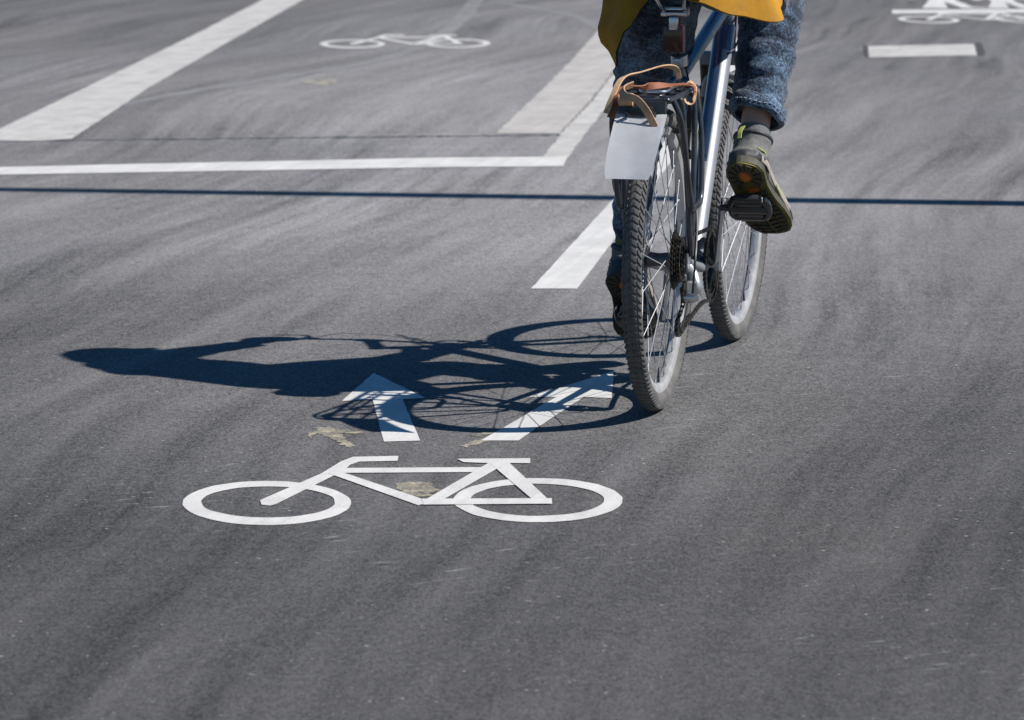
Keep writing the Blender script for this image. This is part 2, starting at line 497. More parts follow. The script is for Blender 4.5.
road_mark('arrow_marking', [[(384, 442), (372.5, 399.5), (341.5, 401.5), (373.5, 373.5), (426, 398.5), (402.5, 399.5), (420, 441)]],
          'white straight arrow pointing ahead, painted left of the slanted arrow', M['paint'], group='white arrows above the bicycle symbol')
road_mark('arrow_marking', [[(481, 441), (556, 397.5), (528.5, 397.5), (613.5, 371.5), (612, 398.5), (583.5, 397.5), (518, 441)]],
          'white slanted arrow pointing ahead to the right beside the rear tyre', M['paint'], group='white arrows above the bicycle symbol')
# long line that runs away under the bicycle
road_mark('lane_line', [[(531, 289), (608, 205), (660, 147), (700, 92), (735, 42), (760, 6), (790, -40), (830, -40), (776, 18), (742, 66), (705, 118), (668, 166), (612, 243), (577, 289)]],
          'white lane line running away under the bicycle wheels', M['paint'], .0044)
road_mark('stop_line', [[(-200, 171), (0, 167.5), (150, 164), (300, 161), (440, 158), (568, 157), (563, 166.5), (440, 167.5), (300, 170), (150, 172.5), (0, 175), (-200, 180)]],
          'thin white line crossing the left side of the road', M['paint'], .0052)
road_mark('lane_line', [[(543, 157), (562, 133), (590, 104), (640, 40), (685, -20), (720, -20), (672, 36), (608, 105), (586, 133), (569, 157)]],
          'worn pale strip rising from the right end of the crossing line', M['paint_old'], .0048, .01)
road_mark('lane_line', [[(496, 133.5), (540, 92), (572, 60), (600, 28), (634, -20), (684, -20), (639, 38), (588, 103), (559, 133.5)]],
          'wide faded pale band between the worn strip and distant bicycle symbol', M['paint_ghost'], .0044, .012)
road_mark('lane_line', [[(-30, 141), (0, 129), (120, 71), (200, 32), (262, 0), (300, -22), (345, -22), (303, 0), (220, 47), (150, 87), (72, 139), (40, 141)]],
          'broad white line slanting across the upper left corner', M['paint_old'], .0044, .006)
# block with scarred ends, upper right
road_mark('white_marking_block', [[(868, 46.3), (974, 44.3), (977, 55.5), (869, 57.5)]],
          'short white painted block with dark scarred ends', M['paint_old'], .0052)
sheets('scar', [[(863.5, 45.5), (868.5, 45.5), (869.5, 57.5), (864.5, 57)], [(973, 43), (981, 42), (984, 49), (985.5, 55), (978, 56)]], .0044, M['rust'], .012, parent=road)
# pedestrian pictogram and dividing bar above the right-hand bicycle
road_mark('dividing_bar', [[(892, 10.3), (1130, 8.6), (1130, 12.4), (892, 13.8)]],
          'white bar between pedestrian symbol and bicycle symbol', M['paint'], .0068)
def pict(px, py, s, kid):
    """adult or child pictogram painted on the road, drawn from the ground up in metres"""
    b = at(px, py); L = lambda x, y: (b.x + x * s, b.y + y * s)
    P = [[L(-.42, 0), L(-.12, 0), L(-.05, .9), L(.0, 1.6), L(-.16, 1.6)], [L(.05, 0), L(.38, 0), L(.36, .12), L(.2, .2), L(.12, 1.6), L(-.06, 1.6)],
         [L(-.18, 1.5), L(.16, 1.5), L(.2, 2.6), L(-.2, 2.6)], [L(-.2, 2.5), L(-.45, 1.7), L(-.36, 1.62), L(-.1, 2.3)], [L(.2, 2.5), L(.45, 1.7), L(.36, 1.62), L(.1, 2.3)]]
    P.append([L(.13 * math.cos(a * PI / 8), 2.95 + .27 * math.sin(a * PI / 8)) for a in range(16)])
    return P
road_mark('pedestrian_symbol', pict(958, 8.5, .5, False), 'white pedestrian symbol cut by the top edge of the view', M['paint'], .0076, world=True)
road_mark('pedestrian_symbol', pict(1018, 8.5, .42, True), 'smaller white pedestrian symbol at the top right corner', M['paint'], .0076, world=True)
# yellow spray marks
road_mark('spray_mark', [[(306, 436), (318, 427), (334, 428), (366, 433), (352, 434), (340, 434), (356, 446), (348, 448), (330, 438), (318, 433), (312, 439)]],
          'yellow sprayed tick mark left of the straight arrow', M['chalk'], .0028, .008, 'faint yellow spray marks')
road_mark('spray_mark', [[(396, 484), (414, 482), (430, 483), (438, 490), (430, 496), (416, 497), (402, 494)]],
          'yellow smudge inside the frame of the big bicycle symbol', M['chalk'], .0028, .008, 'faint yellow spray marks')
road_mark('spray_mark', [[(462, 446), (484, 438), (500, 436), (486, 442), (466, 448)], [(470, 435), (496, 432), (500, 433), (474, 437)]],
          'thin yellow dash at the foot of the slanted arrow', M['chalk'], .0028, .004, 'faint yellow spray marks')
road_mark('spray_mark', [[(299, 81.5), (312, 80), (318, 82), (330, 78.5), (338, 80), (334, 84), (322, 85.5), (312, 84)]],
          'distant yellow spray patch below the faint bicycle symbol', M['chalk'], .0028, .008, 'faint yellow spray marks')
# seam and dusty wheel tracks, part of the road itself
bm = bmesh.new()
seam = []
N_ = 150
for i in range(N_):
    x = -40 + i * 4.1
    y = 141.5 - 6.5 * (i / N_) + noise.noise(V(i * .35, 1, 0)) * .8
    seam.append((x, y, .35 + 1.3 * abs(noise.noise(V(i * .8, 5, 0)))))
top = [(x, y - h) for x, y, h in seam]; bot = [(x, y + h) for x, y, h in seam][::-1]
sheets('seam', [top + bot], .0024, M['seam'], .004, parent=road)
def track(px, wid, name='tyre_track'):
    P = [at(*p) for p in px]; P = catmull(P, 10); bm = bmesh.new()
    prev = None
    for i, p in enumerate(P):
        t_ = (P[min(i+1, len(P)-1)] - P[max(i-1, 0)]).normalized(); n_ = V(-t_.y, t_.x, 0)
        hw = wid / 2 * (1 + .5 * noise.noise(p * 3))
        a = bm.verts.new((*(p + n_ * hw).xy, .0007)); b = bm.verts.new((*(p - n_ * hw).xy, .0007))
        if prev: bm.faces.new((prev[0], prev[1], b, a))
        prev = (a, b)
    for f in bm.faces:
        f.normal_update()
        if f.normal.z < 0: f.normal_flip()
    me = bpy.data.meshes.new(name); bm.to_mesh(me); bm.free()
    return link(name, me, M['track'], road, smooth=False)
track([(80, 112), (200, 90), (300, 74), (380, 60), (430, 42), (462, 18), (480, -6)], .09)
track([(498, 3), (540, 9), (580, 18), (604, 30)], .08)

# ------------------------------------------------------------------ street lamp outside the frame, whose pole shadow crosses the road
A_, B_ = at(0, 189.5), at(1024, 203.5)
dirp = (B_ - A_).normalized()
foot = B_ + dirp * 2.6
lamp = bpy.data.objects.new('street_lamp', None); COL.objects.link(lamp); lamp.location = foot
tag(lamp, 'grey steel street lamp beside the road, throwing the thin pole shadow', 'street lamp')
bm = bmesh.new(); tube(bm, [(0, 0, 0), (0, 0, 4.0), (0, 0, 8.2)], [.082, .072, .055], 24); build('pole', bm, M['galv'], lamp)
bm = bmesh.new(); tube(bm, [(0, 0, 8.15), (.0, .25, 8.45), (0, 1.2, 8.6)], [.045, .04, .035], 16, smooth=6); build('arm', bm, M['galv'], lamp)
bm = bmesh.new(); box(bm, V(0, 1.5, 8.62), (.28, .7, .12), bev=.04); build('lamp_head', bm, M['galv'], lamp)
bm = bmesh.new(); box(bm, V(0, 0, .011), (.34, .34, .022), bev=.004)
for sx in (-1, 1):
    for sy in (-1, 1): tube(bm, [(.12*sx, .12*sy, .01), (.12*sx, .12*sy, .05)], .014, 6)
build('base_plate', bm, M['galv'], lamp)

# ------------------------------------------------------------------ bicycle (local: x right, y forward, z up)
BX, BY, HEAD = 0.338, 8.655, 0.224
bike = bpy.data.objects.new('bicycle', None); COL.objects.link(bike)
bike.location = (BX, BY, 0); bike.rotation_euler = (0, 0, -HEAD)
tag(bike, 'blue and silver trekking bicycle with black rear rack, ridden away over the markings', 'bicycle')
WR = .35
BB = V(0, .43, .285); FA = V(0, 1.08, WR)

# seen face counts are kept moderate; each wheel: tyre, rim, spokes, hub
def wheel(name, parent, hubw, rear, label=None):
    wr = bpy.data.objects.new(name, None); COL.objects.link(wr); wr.parent = parent
    # tyre casing
    bm = bmesh.new()
    n, m = 128, 18
    RM, rr = WR - .0245, .0215
    rings = []
    for k in range(n):
        a = 2*PI*k/n; c, s = math.cos(a), math.sin(a)
        ring = []
        for j in range(m):
            th = 2*PI*j/m
            x = rr * math.sin(th); r_ = RM + rr * math.cos(th) * (1.0 if math.cos(th) > 0 else 1.15)
            ring.append(V(x, r_*c, r_*s))
        rings.append(ring)
    loft(bm, rings, False, 0, close=True)
    # tread: centre chevrons plus slanted shoulder lugs
    cnt = 126
    def surf(a, th, h):
        x = (rr + h) * math.sin(th); r_ = RM + (rr + h) * math.cos(th)
        return V(x, r_ * math.cos(a), r_ * math.sin(a))
    def lug(a0, da, th0, th1, skew, h, wd):
        base, topv = [], []
        K = 3
        L_ = []
        for i in range(K + 1):
            th = th0 + (th1 - th0) * i / K; aa = a0 + skew * i / K
            L_.append((surf(aa - wd, th, -.001), surf(aa + wd, th, -.001), surf(aa + wd*.8, th, h), surf(aa - wd*.8, th, h)))
        loft(bm, [list(q_) for q_ in L_], True, 1)
    for k in range(cnt):
        a0 = 2*PI*k/cnt; st = 2*PI/cnt
        for sg in (-1, 1):
            lug(a0, 0, sg*.06, sg*.62, st*.55, .0018, st*.30)
            lug(a0 + st*.35, 0, sg*.72, sg*1.28, st*.8, .0026, st*.25)
    ty = build('tyre', bm, [M['tyre'], M['tread']], wr)
    # rim
    bm = bmesh.new()
    ro, ri = WR - .043, WR - .064
    lathe_x(bm, [(-.0125, ro + .004), (-.0125, ro - .009), (-.009, ri + .002), (0, ri), (.009, ri + .002), (.0125, ro - .009), (.0125, ro + .004), (.010, ro + .004), (.009, ro - .006), (-.009, ro - .006), (-.010, ro + .004)], 96)
    build('rim', bm, M['rim'], wr)
    # hub
    bm = bmesh.new()
    fl = .032; hw = hubw / 2
    prof = [(-hw, 0), (-hw, .006), (-hw+.008, .008), (-hw+.01, .013), (-fl-.004, .016), (-fl-.002, .029 if rear else .022), (-fl+.002, .029 if rear else .022),
            (-fl+.006, .018), (0, .015), (fl-.006, .018), (fl-.002, .029 if rear else .022), (fl+.002, .029 if rear else .022), (fl+.004, .016), (hw-.01, .013), (hw-.008, .008), (hw, .006), (hw, 0)]
    lathe_x(bm, [(x, max(r_, .0005)) for x, r_ in prof], 28, closed=False)
    build('hub', bm, M['hubmetal'], wr)
    bm = bmesh.new()
    fr = .026 if rear else .019
    for k in range(32):
        sg = 1 if k % 2 else -1
        a = 2*PI*k/32; ty_ = 1 if (k // 2) % 2 else -1
        ah = a + ty_ * R(62)
        p0 = V(sg*fl, fr*math.cos(ah), fr*math.sin(ah)); p1 = V(sg*.002, ri*math.cos(a), ri*math.sin(a)) 
        tube(bm, [p0, p1], .00115, 5)
        tube(bm, [p1.lerp(p0, .045), p1 + (p1-p0)*.01], .0021, 6)
    sp = build('spokes', bm, M['spoke'], wr)
    # valve and a reflector strip
    bm = bmesh.new(); tube(bm, [(0, 0, -ri), (0, 0, -ri + .035)], [.0032, .002], 8); build('valve', bm, M['blackmetal'], wr)
    return wr

rw = wheel('rear_wheel', bike, .135, True); rw.location = (0, 0, WR)
fw = wheel('front_wheel', bike, .10, False); fw.location = FA; fw.rotation_euler = (.4, 0, R(-1.6))

# frame -----------------------------------------------------------------
def assign(bm, fn):
    bm.faces.ensure_lookup_table()
    for f in bm.faces:
        f.material_index = fn(f.calc_center_median(), f.normal)
bm = bmesh.new()
STT = V(0, .238, .80)
HT0, HT1 = V(0, .893, .765), V(0, .838, .925)
def seg(a, b, k=14): return [a.lerp(b, i/k) for i in range(k+1)]
def straight(a, b, r0, r1, n=20, k=24, flat=1.0):
    tube(bm, seg(Vector(a), Vector(b), k), [r0 + (r1 - r0) * i / k for i in range(k + 1)], n, flat=flat)
straight(BB, STT, .0165, .0165)                                   # seat tube
straight(V(0, .252, .752), V(0, .846, .872), .0165, .0195)          # top tube
straight(V(0, .876, .822), BB + V(0, .02, .02), .0265, .0245, 24, 40)  # down tube
straight(HT0, HT1, .021, .021)                                    # head tube
straight(HT0 - (HT1-HT0)*.02, HT0 + (HT1-HT0)*.08, .0245, .0245); straight(HT1 - (HT1-HT0)*.08, HT1 + (HT1-HT0)*.02, .0245, .0245)
straight(V(-.036, .43, .285), V(.036, .43, .285), .021, .021)      # bottom bracket shell
for s in (-1, 1):
    tube(bm, [V(s*.012, .248, .745), V(s*.034, .215, .69), V(s*.044, .14, .56), V(s*.062, .03, .395), V(s*.066, .005, .36)], [.010, .010, .0085, .0075, .0075], 14, smooth=6)
    tube(bm, [V(s*.022, .40, .285), V(s*.042, .32, .29), V(s*.056, .15, .32), V(s*.066, .015, .345)], [.012, .0115, .0095, .008], 14, smooth=6)
    box(bm, V(s*.067, .002, .343), (.006, .034, .05), bev=.002)
bmesh.ops.recalc_face_normals(bm, faces=bm.faces[:])
def fcol(c, n_):
    d = c - BB
    if c.y < .235 or (c.y < .40 and c.z < .34): return 1                       # stays silver
    # distance to seat tube / down tube axes decides the tube
    def dist(a, b):
        ab = b - a; t_ = max(0, min(1, (c - a).dot(ab) / ab.length_squared)); return (c - a - ab * t_).length, t_
    dd, td = dist(V(0, .876, .822), BB); dt, tt = dist(V(0, .252, .752), V(0, .846, .872))
    if dd < .03 and td > .0:
        if td > .13 and n_.x > .34 - .35 * td + .25 * max(0, .2 - td): return 1
        return 0
    if dt < .024:
        if n_.z < -.15 or (n_.x > .45 and n_.z < .45): return 1
        return 0
    return 0
assign(bm, fcol)
frame = build('frame', bm, [M['blue'], M['silver']], bike)
bm = bmesh.new()
ax = (V(0, .876, .822) - BB).normalized()
for tt in (.30, .42):
    bm = bmesh.new()
    c = BB.lerp(V(0, .876, .822), tt) + V(0, -.0255*ax.z, .0255*ax.y) * .98
    tube(bm, [c, c + V(0, -.75, .66).normalized() * .004], .0035, 8)
    build('bottle_bolt', bm, M['blackmetal'], frame)
# seat post, clamp, saddle, light
bm = bmesh.new(); d_ = (STT - BB).normalized()
tube(bm, seg(STT - d_*.03, STT + d_*.125), .0135, 18); build('seat_post', bm, M['black'], bike)
bm = bmesh.new(); tube(bm, [STT - d_*.022, STT + d_*.004], .0205, 20); box(bm, STT + V(0, -.026, -.012), (.02, .018, .016), bev=.003)
build('seat_clamp', bm, M['alloy'], bike)
SAD = V(0, .215, .955)
bm = bmesh.new()
prof = [(-.135, .02, -.006, .02), (-.125, .062, 0, .026), (-.09, .082, .0, .03), (-.04, .075, -.003, .03), (.02, .045, -.008, .028), (.08, .026, -.008, .026), (.125, .020, -.010, .022), (.14, .008, -.014, .012)]
rings = []
for y, hw, z, th in prof:
    rings.append([SAD + V(hw*math.copysign(abs(math.cos(a))**.7, math.cos(a)), y, z + th*(math.sin(a) if math.sin(a) > 0 else math.sin(a)*.8)*.62) for a in [2*PI*k/24 for k in range(24)]])
loft(bm, rings); sad = build('saddle', bm, M['plastic'], bike)
bm = bmesh.new()
for s in (-1, 1):
    bm = bmesh.new(); tube(bm, [SAD + V(s*.034, -.10, -.012), SAD + V(s*.026, -.06, -.038), SAD + V(s*.022, .0, -.042), SAD + V(s*.016, .09, -.02)], .0038, 8, smooth=5)
    build('saddle_rail', bm, M['steel'], sad)
bm = bmesh.new(); box(bm, SAD + V(0, -.02, -.048), (.058, .045, .024), bev=.006); tube(bm, [SAD + V(-.03, -.045, -.052), SAD + V(.03, -.045, -.052)], .008, 10); box(bm, SAD + V(0, -.05, -.075), (.022, .014, .03), bev=.004)
build('saddle_clamp', bm, M['steel'], sad)
bm = bmesh.new(); lc = V(0, .172, .845)
box(bm, lc, (.050, .026, .068), bev=.009); rl = build('rear_light', bm, M['red'], bike)
bm = bmesh.new(); box(bm, lc + V(0, .022, 0), (.03, .03, .03), bev=.004); build('bracket', bm, M['plastic'], rl)

# fork ---------------------------------------------------------------------
sd = (HT1 - HT0).normalized()
bm = bmesh.new()
crown = HT0 - sd * .018
box(bm, crown + V(0, -.0, -.006), (.135, .045, .034), bev=.012)
cf = build('fork', bm, M['silver'], bike)
cf_rot = R(-1.6)
for s in (-1, 1):
    bm = bmesh.new(); top_ = crown + V(s*.054, 0, -.01)
    tube(bm, seg(top_, top_ - sd * .09, 4), .0145, 16); build('stanchion', bm, M['blackmetal'], cf)
    bm = bmesh.new(); low = V(s*.054, FA.y - .035, FA.z + .01)
    tube(bm, [top_ - sd*.075, top_ - sd*.09, top_ - sd*.2, low + V(0, .0, .03), FA + V(s*.053, 0, 0)], [.0195, .0185, .0175, .015, .012], 18, smooth=5)
    box(bm, FA + V(s*.053, 0, 0), (.008, .03, .036), bev=.003)
    build('fork_leg', bm, M['black'] if s < 0 else M['silver'], cf)
bm = bmesh.new(); tube(bm, [crown + V(-.052, -.02, -.10), crown + V(-.04, -.032, -.055), crown + V(0, -.036, -.045), crown + V(.04, -.032, -.055), crown + V(.052, -.02, -.10)], .009, 12, smooth=6)
build('fork_bridge', bm, M['silver'], cf)
# front V-brake
bm = bmesh.new()
for s in (-1, 1):
    box(bm, V(s*.042, .955, .675), (.012, .018, .11), Matrix.Rotation(R(-6*s), 3, 'Y'), .003); box(bm, V(s*.026, .967, .685), (.012, .055, .012), bev=.003)
tube(bm, [V(-.04, .95, .73), V(.04, .95, .73)], .002, 6)
build('front_brake', bm, M['plastic'], bike)

# stem, handlebar ------------------------------------------------------------
BARY, BARZ = .955, 1.025
bm = bmesh.new()
tube(bm, [HT1, HT1 + sd*.055], .0165, 16); tube(bm, [HT1 + sd*.04, V(0, BARY, BARZ)], [.0175, .0165], 16)
tube(bm, [V(-.024, BARY, BARZ), V(.024, BARY, BARZ)], .022, 16)
build('stem', bm, M['black'], bike)
bm = bmesh.new()
tube(bm, [V(-.30, BARY-.045, BARZ), V(-.2, BARY-.02, BARZ+.004), V(-.08, BARY, BARZ), V(0, BARY, BARZ), V(.08, BARY, BARZ), V(.2, BARY-.02, BARZ+.004), V(.30, BARY-.045, BARZ)], .012, 14, smooth=6)
hb = build('handlebar', bm, M['black'], bike)
for s in (-1, 1):
    bm = bmesh.new(); tube(bm, [V(s*.185, BARY-.018, BARZ+.003), V(s*.19, BARY-.019, BARZ+.003), V(s*.31, BARY-.047, BARZ), V(s*.314, BARY-.048, BARZ)], [.012, .0165, .0165, .013], 16)
    build('grip', bm, M['plastic'], hb)
    bm = bmesh.new(); box(bm, V(s*.16, BARY-.005, BARZ+.0), (.03, .035, .028), bev=.006)
    tube(bm, [V(s*.17, BARY+.012, BARZ-.005), V(s*.2, BARY+.045, BARZ-.012), V(s*.28, BARY+.03, BARZ-.02)], [.007, .006, .006], 8, smooth=5)
    build('brake_lever', bm, M['blackmetal'], hb)
bm = bmesh.new(); tube(bm, [V(.15, BARY+.01, BARZ), V(.09, BARY+.10, BARZ+.03), V(.02, BARY+.10, BARZ-.03), V(.02, .93, .86), V(.015, .93, .74)], .0026, 7, smooth=8); build('cable', bm, M['plastic'], bike)
bm = bmesh.new(); tube(bm, [V(-.15, BARY+.01, BARZ), V(-.08, BARY+.10, BARZ+.02), V(.02, BARY+.07, BARZ-.04), V(.035, .89, .89), V(.028, .84, .84), V(.018, .80, .835)], .0026, 7, smooth=8); build('cable', bm, M['plastic'], bike)
bm = bmesh.new(); tube(bm, [V(.14, BARY, BARZ-.01), V(.06, BARY+.06, BARZ-.05), V(.034, .92, .92), V(.052, .865, .855), V(.036, .83, .78), V(.020, .80, .76)], .0026, 7, smooth=8); build('cable', bm, M['plastic'], bike)
bm = bmesh.new(); tube(bm, [V(.012, .25, .78), V(.03, .20, .745), V(.045, .16, .71), V(.05, .12, .68)], .0024, 7, smooth=6); build('cable', bm, M['plastic'], bike)
bm = bmesh.new(); tube(bm, [V(.062, .10, .51), V(.082, .03, .44), V(.094, -.055, .36), V(.088, -.05, .29), V(.08, -.01, .275)], .0026, 7, smooth=8); build('cable', bm, M['plastic'], bike)
bm = bmesh.new(); tube(bm, [V(.055, .12, .68), V(.075, .07, .655), V(.072, .04, .60), V(.05, .1, .58)], .0022, 7, smooth=8); build('cable', bm, M['plastic'], bike)

# rear V-brake ----------------------------------------------------------------
bm = bmesh.new()
for s in (-1, 1):
    box(bm, V(s*.046, .115, .645), (.013, .016, .115), Matrix.Rotation(R(5*s), 3, 'Y'), .003)
    box(bm, V(s*.024, .10, .640), (.016, .055, .014), bev=.004)
    tube(bm, [V(s*.04, .115, .595), V(s*.058, .085, .58)], .0075, 12)
    tube(bm, [V(s*.046, .09, .64), V(s*.054, .075, .64)], .006, 8)
tube(bm, [V(-.05, .11, .70), V(.05, .11, .70)], .0016, 6)
tube(bm, [V(.05, .11, .70), V(.065, .10, .715), V(.055, .10, .74)], .004, 8, smooth=5)
build('rear_brake', bm, M['blackmetal'], bike)

# drivetrain ---------------------------------------------------------------------
def gear(bm, x, r, th, cy, cz, teeth, rin=None, mi=0):
    n = teeth * 4; rings = [[], [], [], []]
    rin = rin or r * .55
    o1, o2, i1, i2 = [], [], [], []
    for k in range(n):
        a = 2*PI*k/n; rr_ = r + (.003 if k % 4 in (1, 2) else -.0028); c, s = math.cos(a), math.sin(a)
        o1.append(V(x-th/2, cy+rr_*c, cz+rr_*s)); o2.append(V(x+th/2, cy+rr_*c, cz+rr_*s))
        i1.append(V(x-th/2, cy+rin*c, cz+rin*s)); i2.append(V(x+th/2, cy+rin*c, cz+rin*s))
    loft(bm, [o1, o2, i2, i1], False, mi, close=True)
bm = bmesh.new()
for k, (x, r_) in enumerate([(.036, .066), (.0405, .060), (.045, .053), (.0495, .047), (.054, .041), (.0585, .034), (.0625, .028)]):
    gear(bm, x, r_, .002, 0, WR, max(12, int(r_*2*PI/.0127)), r_*.45 if k < 3 else .015)
lathe_x(bm, [(.034, .001), (.034, .018), (.064, .016), (.066, .001)], 20, 0, WR, closed=False)
build('cassette', bm, M['grease'], bike)
bm = bmesh.new()
gear(bm, .047, .089, .0035, BB.y, BB.z, 44, .072); gear(bm, .040, .072, .003, BB.y, BB.z, 34, .058)
for k in range(5):
    a = 2*PI*k/5 + .3; u = V(0, math.cos(a), math.sin(a))
    tube(bm, [BB + V(.05, 0, 0) + u*.012, BB + V(.046, 0, 0) + u*.077], [.009, .006], 8)
    tube(bm, [BB + V(.038, 0, 0) + u*.066, BB + V(.052, 0, 0) + u*.066], .005, 8)
build('chainring', bm, M['grease'], bike)
PR = V(.0, .345, .432); PL = V(0, .515, .138)
for s, pe in ((1, PR), (-1, PL)):
    bm = bmesh.new()
    a0 = BB + V(s*.058, 0, 0); a1 = V(s*.086, pe.y, pe.z)
    tube(bm, seg(a0, a1, 8), [.0165, .0135, .0125, .012, .0115, .011, .0115, .013, .0135], 14, flat=.62, up=(0, .85, .5))
    tube(bm, [BB + V(s*.036, 0, 0), BB + V(s*.068, 0, 0)], .0175, 18)
    build('crank_arm', bm, M['alloy'], bike)
FT = {}
tR = V(.24, .71, -.68).normalized(); nR = V(.0, .68, .72); nR = (nR - tR*nR.dot(tR)).normalized()
tL = V(-.03, .72, -.69).normalized(); nL = V(0, .69, .72); nL = (nL - tL*nL.dot(tL)).normalized()
for s, pe, t_, n_ in ((1, PR, tR, nR), (-1, PL, tL, nL)):
    tt = V(0, t_.y, t_.z).normalized(); nn = V(0, n_.y, n_.z); nn = (nn - tt*nn.dot(tt)).normalized()
    rot = Matrix((V(1, 0, 0), tt, nn)).transposed()
    c = V(s*.153, pe.y, pe.z)
    L = lambda x, y, z: c + rot @ V(x, y, z)
    bm = bmesh.new()
    tube(bm, [V(s*.084, pe.y, pe.z), V(s*.20, pe.y, pe.z)], [.008, .010], 14)
    pd = build('pedal', bm, M['blackmetal'], bike)
    bm = bmesh.new()
    for dy in (-1, 1):
        tube(bm, [L(-.034, dy*.033, 0), L(.034, dy*.033, 0)], .0105, 8, flat=.8)
        box(bm, L(0, dy*.019, 0), (.066, .012, .017), rot, .004)
    for dx in (-1, 1):
        tube(bm, [L(dx*.034, -.034, 0), L(dx*.043, -.018, 0), L(dx*.044, 0, 0), L(dx*.043, .018, 0), L(dx*.034, .034, 0)], .010, 10, smooth=4)
    tube(bm, [L(-.042, 0, 0), L(.042, 0, 0)], .014, 14)
    build('pedal_cage', bm, M['gloss'], pd)
    for dy in (-1, 1):
        bm = bmesh.new(); box(bm, L(0, dy*.0435, 0), (.050, .004, .013), rot, .0015)
        build('reflector', bm, M['black'], pd)
# rear derailleur
bm = bmesh.new()
tube(bm, [V(.070, 0, .335), V(.082, -.012, .315), V(.088, -.018, .29), V(.080, -.012, .268), V(.066, -.004, .262)], [.010, .014, .016, .014, .011], 12, smooth=5)
box(bm, V(.083, -.02, .287), (.026, .022, .044), Matrix.Rotation(R(20), 3, 'X'), .006)
tube(bm, [V(.07, -.024, .268), V(.098, -.024, .268)], .008, 12)
rd = build('rear_derailleur', bm, M['alloy'], bike)
J1, J2 = V(.055, .018, .272), V(.046, -.004, .196)
bm = bmesh.new()
for dx in (-.007, .007):
    tube(bm, [J1 + V(dx, 0, .012), J1 + V(dx, .005, -.03), J2 + V(dx, 0, -.012)], [.010, .008, .011], 10, flat=.2, up=(0, 1, 0), smooth=4)
build('cage', bm, M['blackmetal'], rd)
for J in (J1, J2):
    bm = bmesh.new(); gear(bm, J.x, .021, .005, J.y, J.z, 11, .005); build('jockey_wheel', bm, M['grease'], rd)
# chain: one loop of links
loop = []
cx = .0475
for k in range(13):                       # round the chainring front
    a = R(96) - R(186) * k / 12; loop.append(V(cx, BB.y + .089*math.cos(a), BB.z + .089*math.sin(a)))
loop += [V(cx, .30, .208), V(.046, .12, .190), V(J2.x, J2.y + .01, J2.z - .021), V(J2.x, J2.y - .02, J2.z - .008), V(J2.x, J2.y - .018, J2.z + .012), V(.05, .012, .232), V(J1.x, J1.y + .02, J1.z - .006), V(J1.x, J1.y + .017, J1.z + .012)]
for k in range(9):
    a = R(-60) - R(205) * k / 8; loop.append(V(.052, .047*math.cos(a), WR + .047*math.sin(a)))
loop += [V(.050, .15, .388)]
cp = catmull(loop + [loop[0]], 10)
# resample into links
res_, acc, out = .0127, 0, [cp[0]]
for a, b in zip(cp, cp[1:]):
    d = (b - a).length
    while acc + d >= res_:
        t_ = (res_ - acc) / d; a = a.lerp(b, t_); out.append(a.copy()); d = (b - a).length; acc = 0
    acc += d
bm = bmesh.new()
for i, (a, b) in enumerate(zip(out, out[1:])):
    t_ = (b - a).normalized(); x_ = V(1, 0, 0); x_ = (x_ - t_*x_.dot(t_)).normalized(); rot = Matrix((x_, t_, x_.cross(t_))).transposed()
    wdt = .0075 if i % 2 else .0055
    for s in (-1, 1): box(bm, (a+b)/2 + x_*s*wdt/2, (.0012, .0165, .0075), rot)
    tube(bm, [a - x_*.0042, a + x_*.0042], .0036, 6)
build('chain', bm, M['grease'], bike)

# rear rack --------------------------------------------------------------------
RZ = .735
bm = bmesh.new()
rt = .0068
yr, yf = -.200, .150
for s in (-1, 1):
    tube(bm, [V(s*.058, yf, RZ), V(s*.060, .05, RZ), V(s*.060, -.12, RZ), V(s*.057, yr + .01, RZ), V(s*.045, yr, RZ)], .0062, 10, smooth=5)
    tube(bm, [V(s*.022, yf, RZ), V(s*.022, yr, RZ)], .0045, 8)
    # outer pannier loop, stays to the dropout
    tube(bm, [V(s*.060, -.17, RZ), V(s*.078, -.165, .69), V(s*.082, -.12, .60), V(s*.084, -.07, .505), V(s*.084, -.045, .476), V(s*.084, .0, .474), V(s*.084, .055, .480), V(s*.083, .08, .52), V(s*.078, .10, .63), V(s*.066, .115, .71), V(s*.060, .11, RZ)], rt, 10, smooth=5)
    tube(bm, [V(s*.060, -.10, RZ), V(s*.070, -.09, .69), V(s*.074, -.02, .42), V(s*.074, .0, .362)], rt, 10, smooth=5)
    tube(bm, [V(s*.060, .05, RZ), V(s*.072, .045, .69), V(s*.074, .01, .42), V(s*.074, .0, .362)], rt, 10, smooth=5)
    tube(bm, [V(s*.03, yf, RZ), V(s*.03, .19, .735), V(s*.028, .225, .73)], .0045, 8, smooth=4)
for y in (yr, -.14, -.05, .05, yf):
    tube(bm, [V(-.055, y, RZ), V(.055, y, RZ)], .0052, 10)
rk = build('rear_rack', bm, M['rack'], bike)
bm = bmesh.new(); box(bm, V(0, -.212, .712), (.108, .014, .046), Matrix.Rotation(R(-8), 3, 'X'), .004); box(bm, V(0, -.222, .712), (.05, .012, .02), bev=.003)
build('rack_plate', bm, M['black'], rk)
# spring clamp lying on the rack
bm = bmesh.new()
tube(bm, [V(-.028, yf-.01, RZ+.008), V(-.03, .0, RZ+.012), V(-.03, -.08, RZ+.010), V(0, -.095, RZ+.010), V(.03, -.08, RZ+.010), V(.03, .0, RZ+.012), V(.028, yf-.01, RZ+.008)], .0036, 8, smooth=5)
build('spring_clamp', bm, M['steel'], rk)
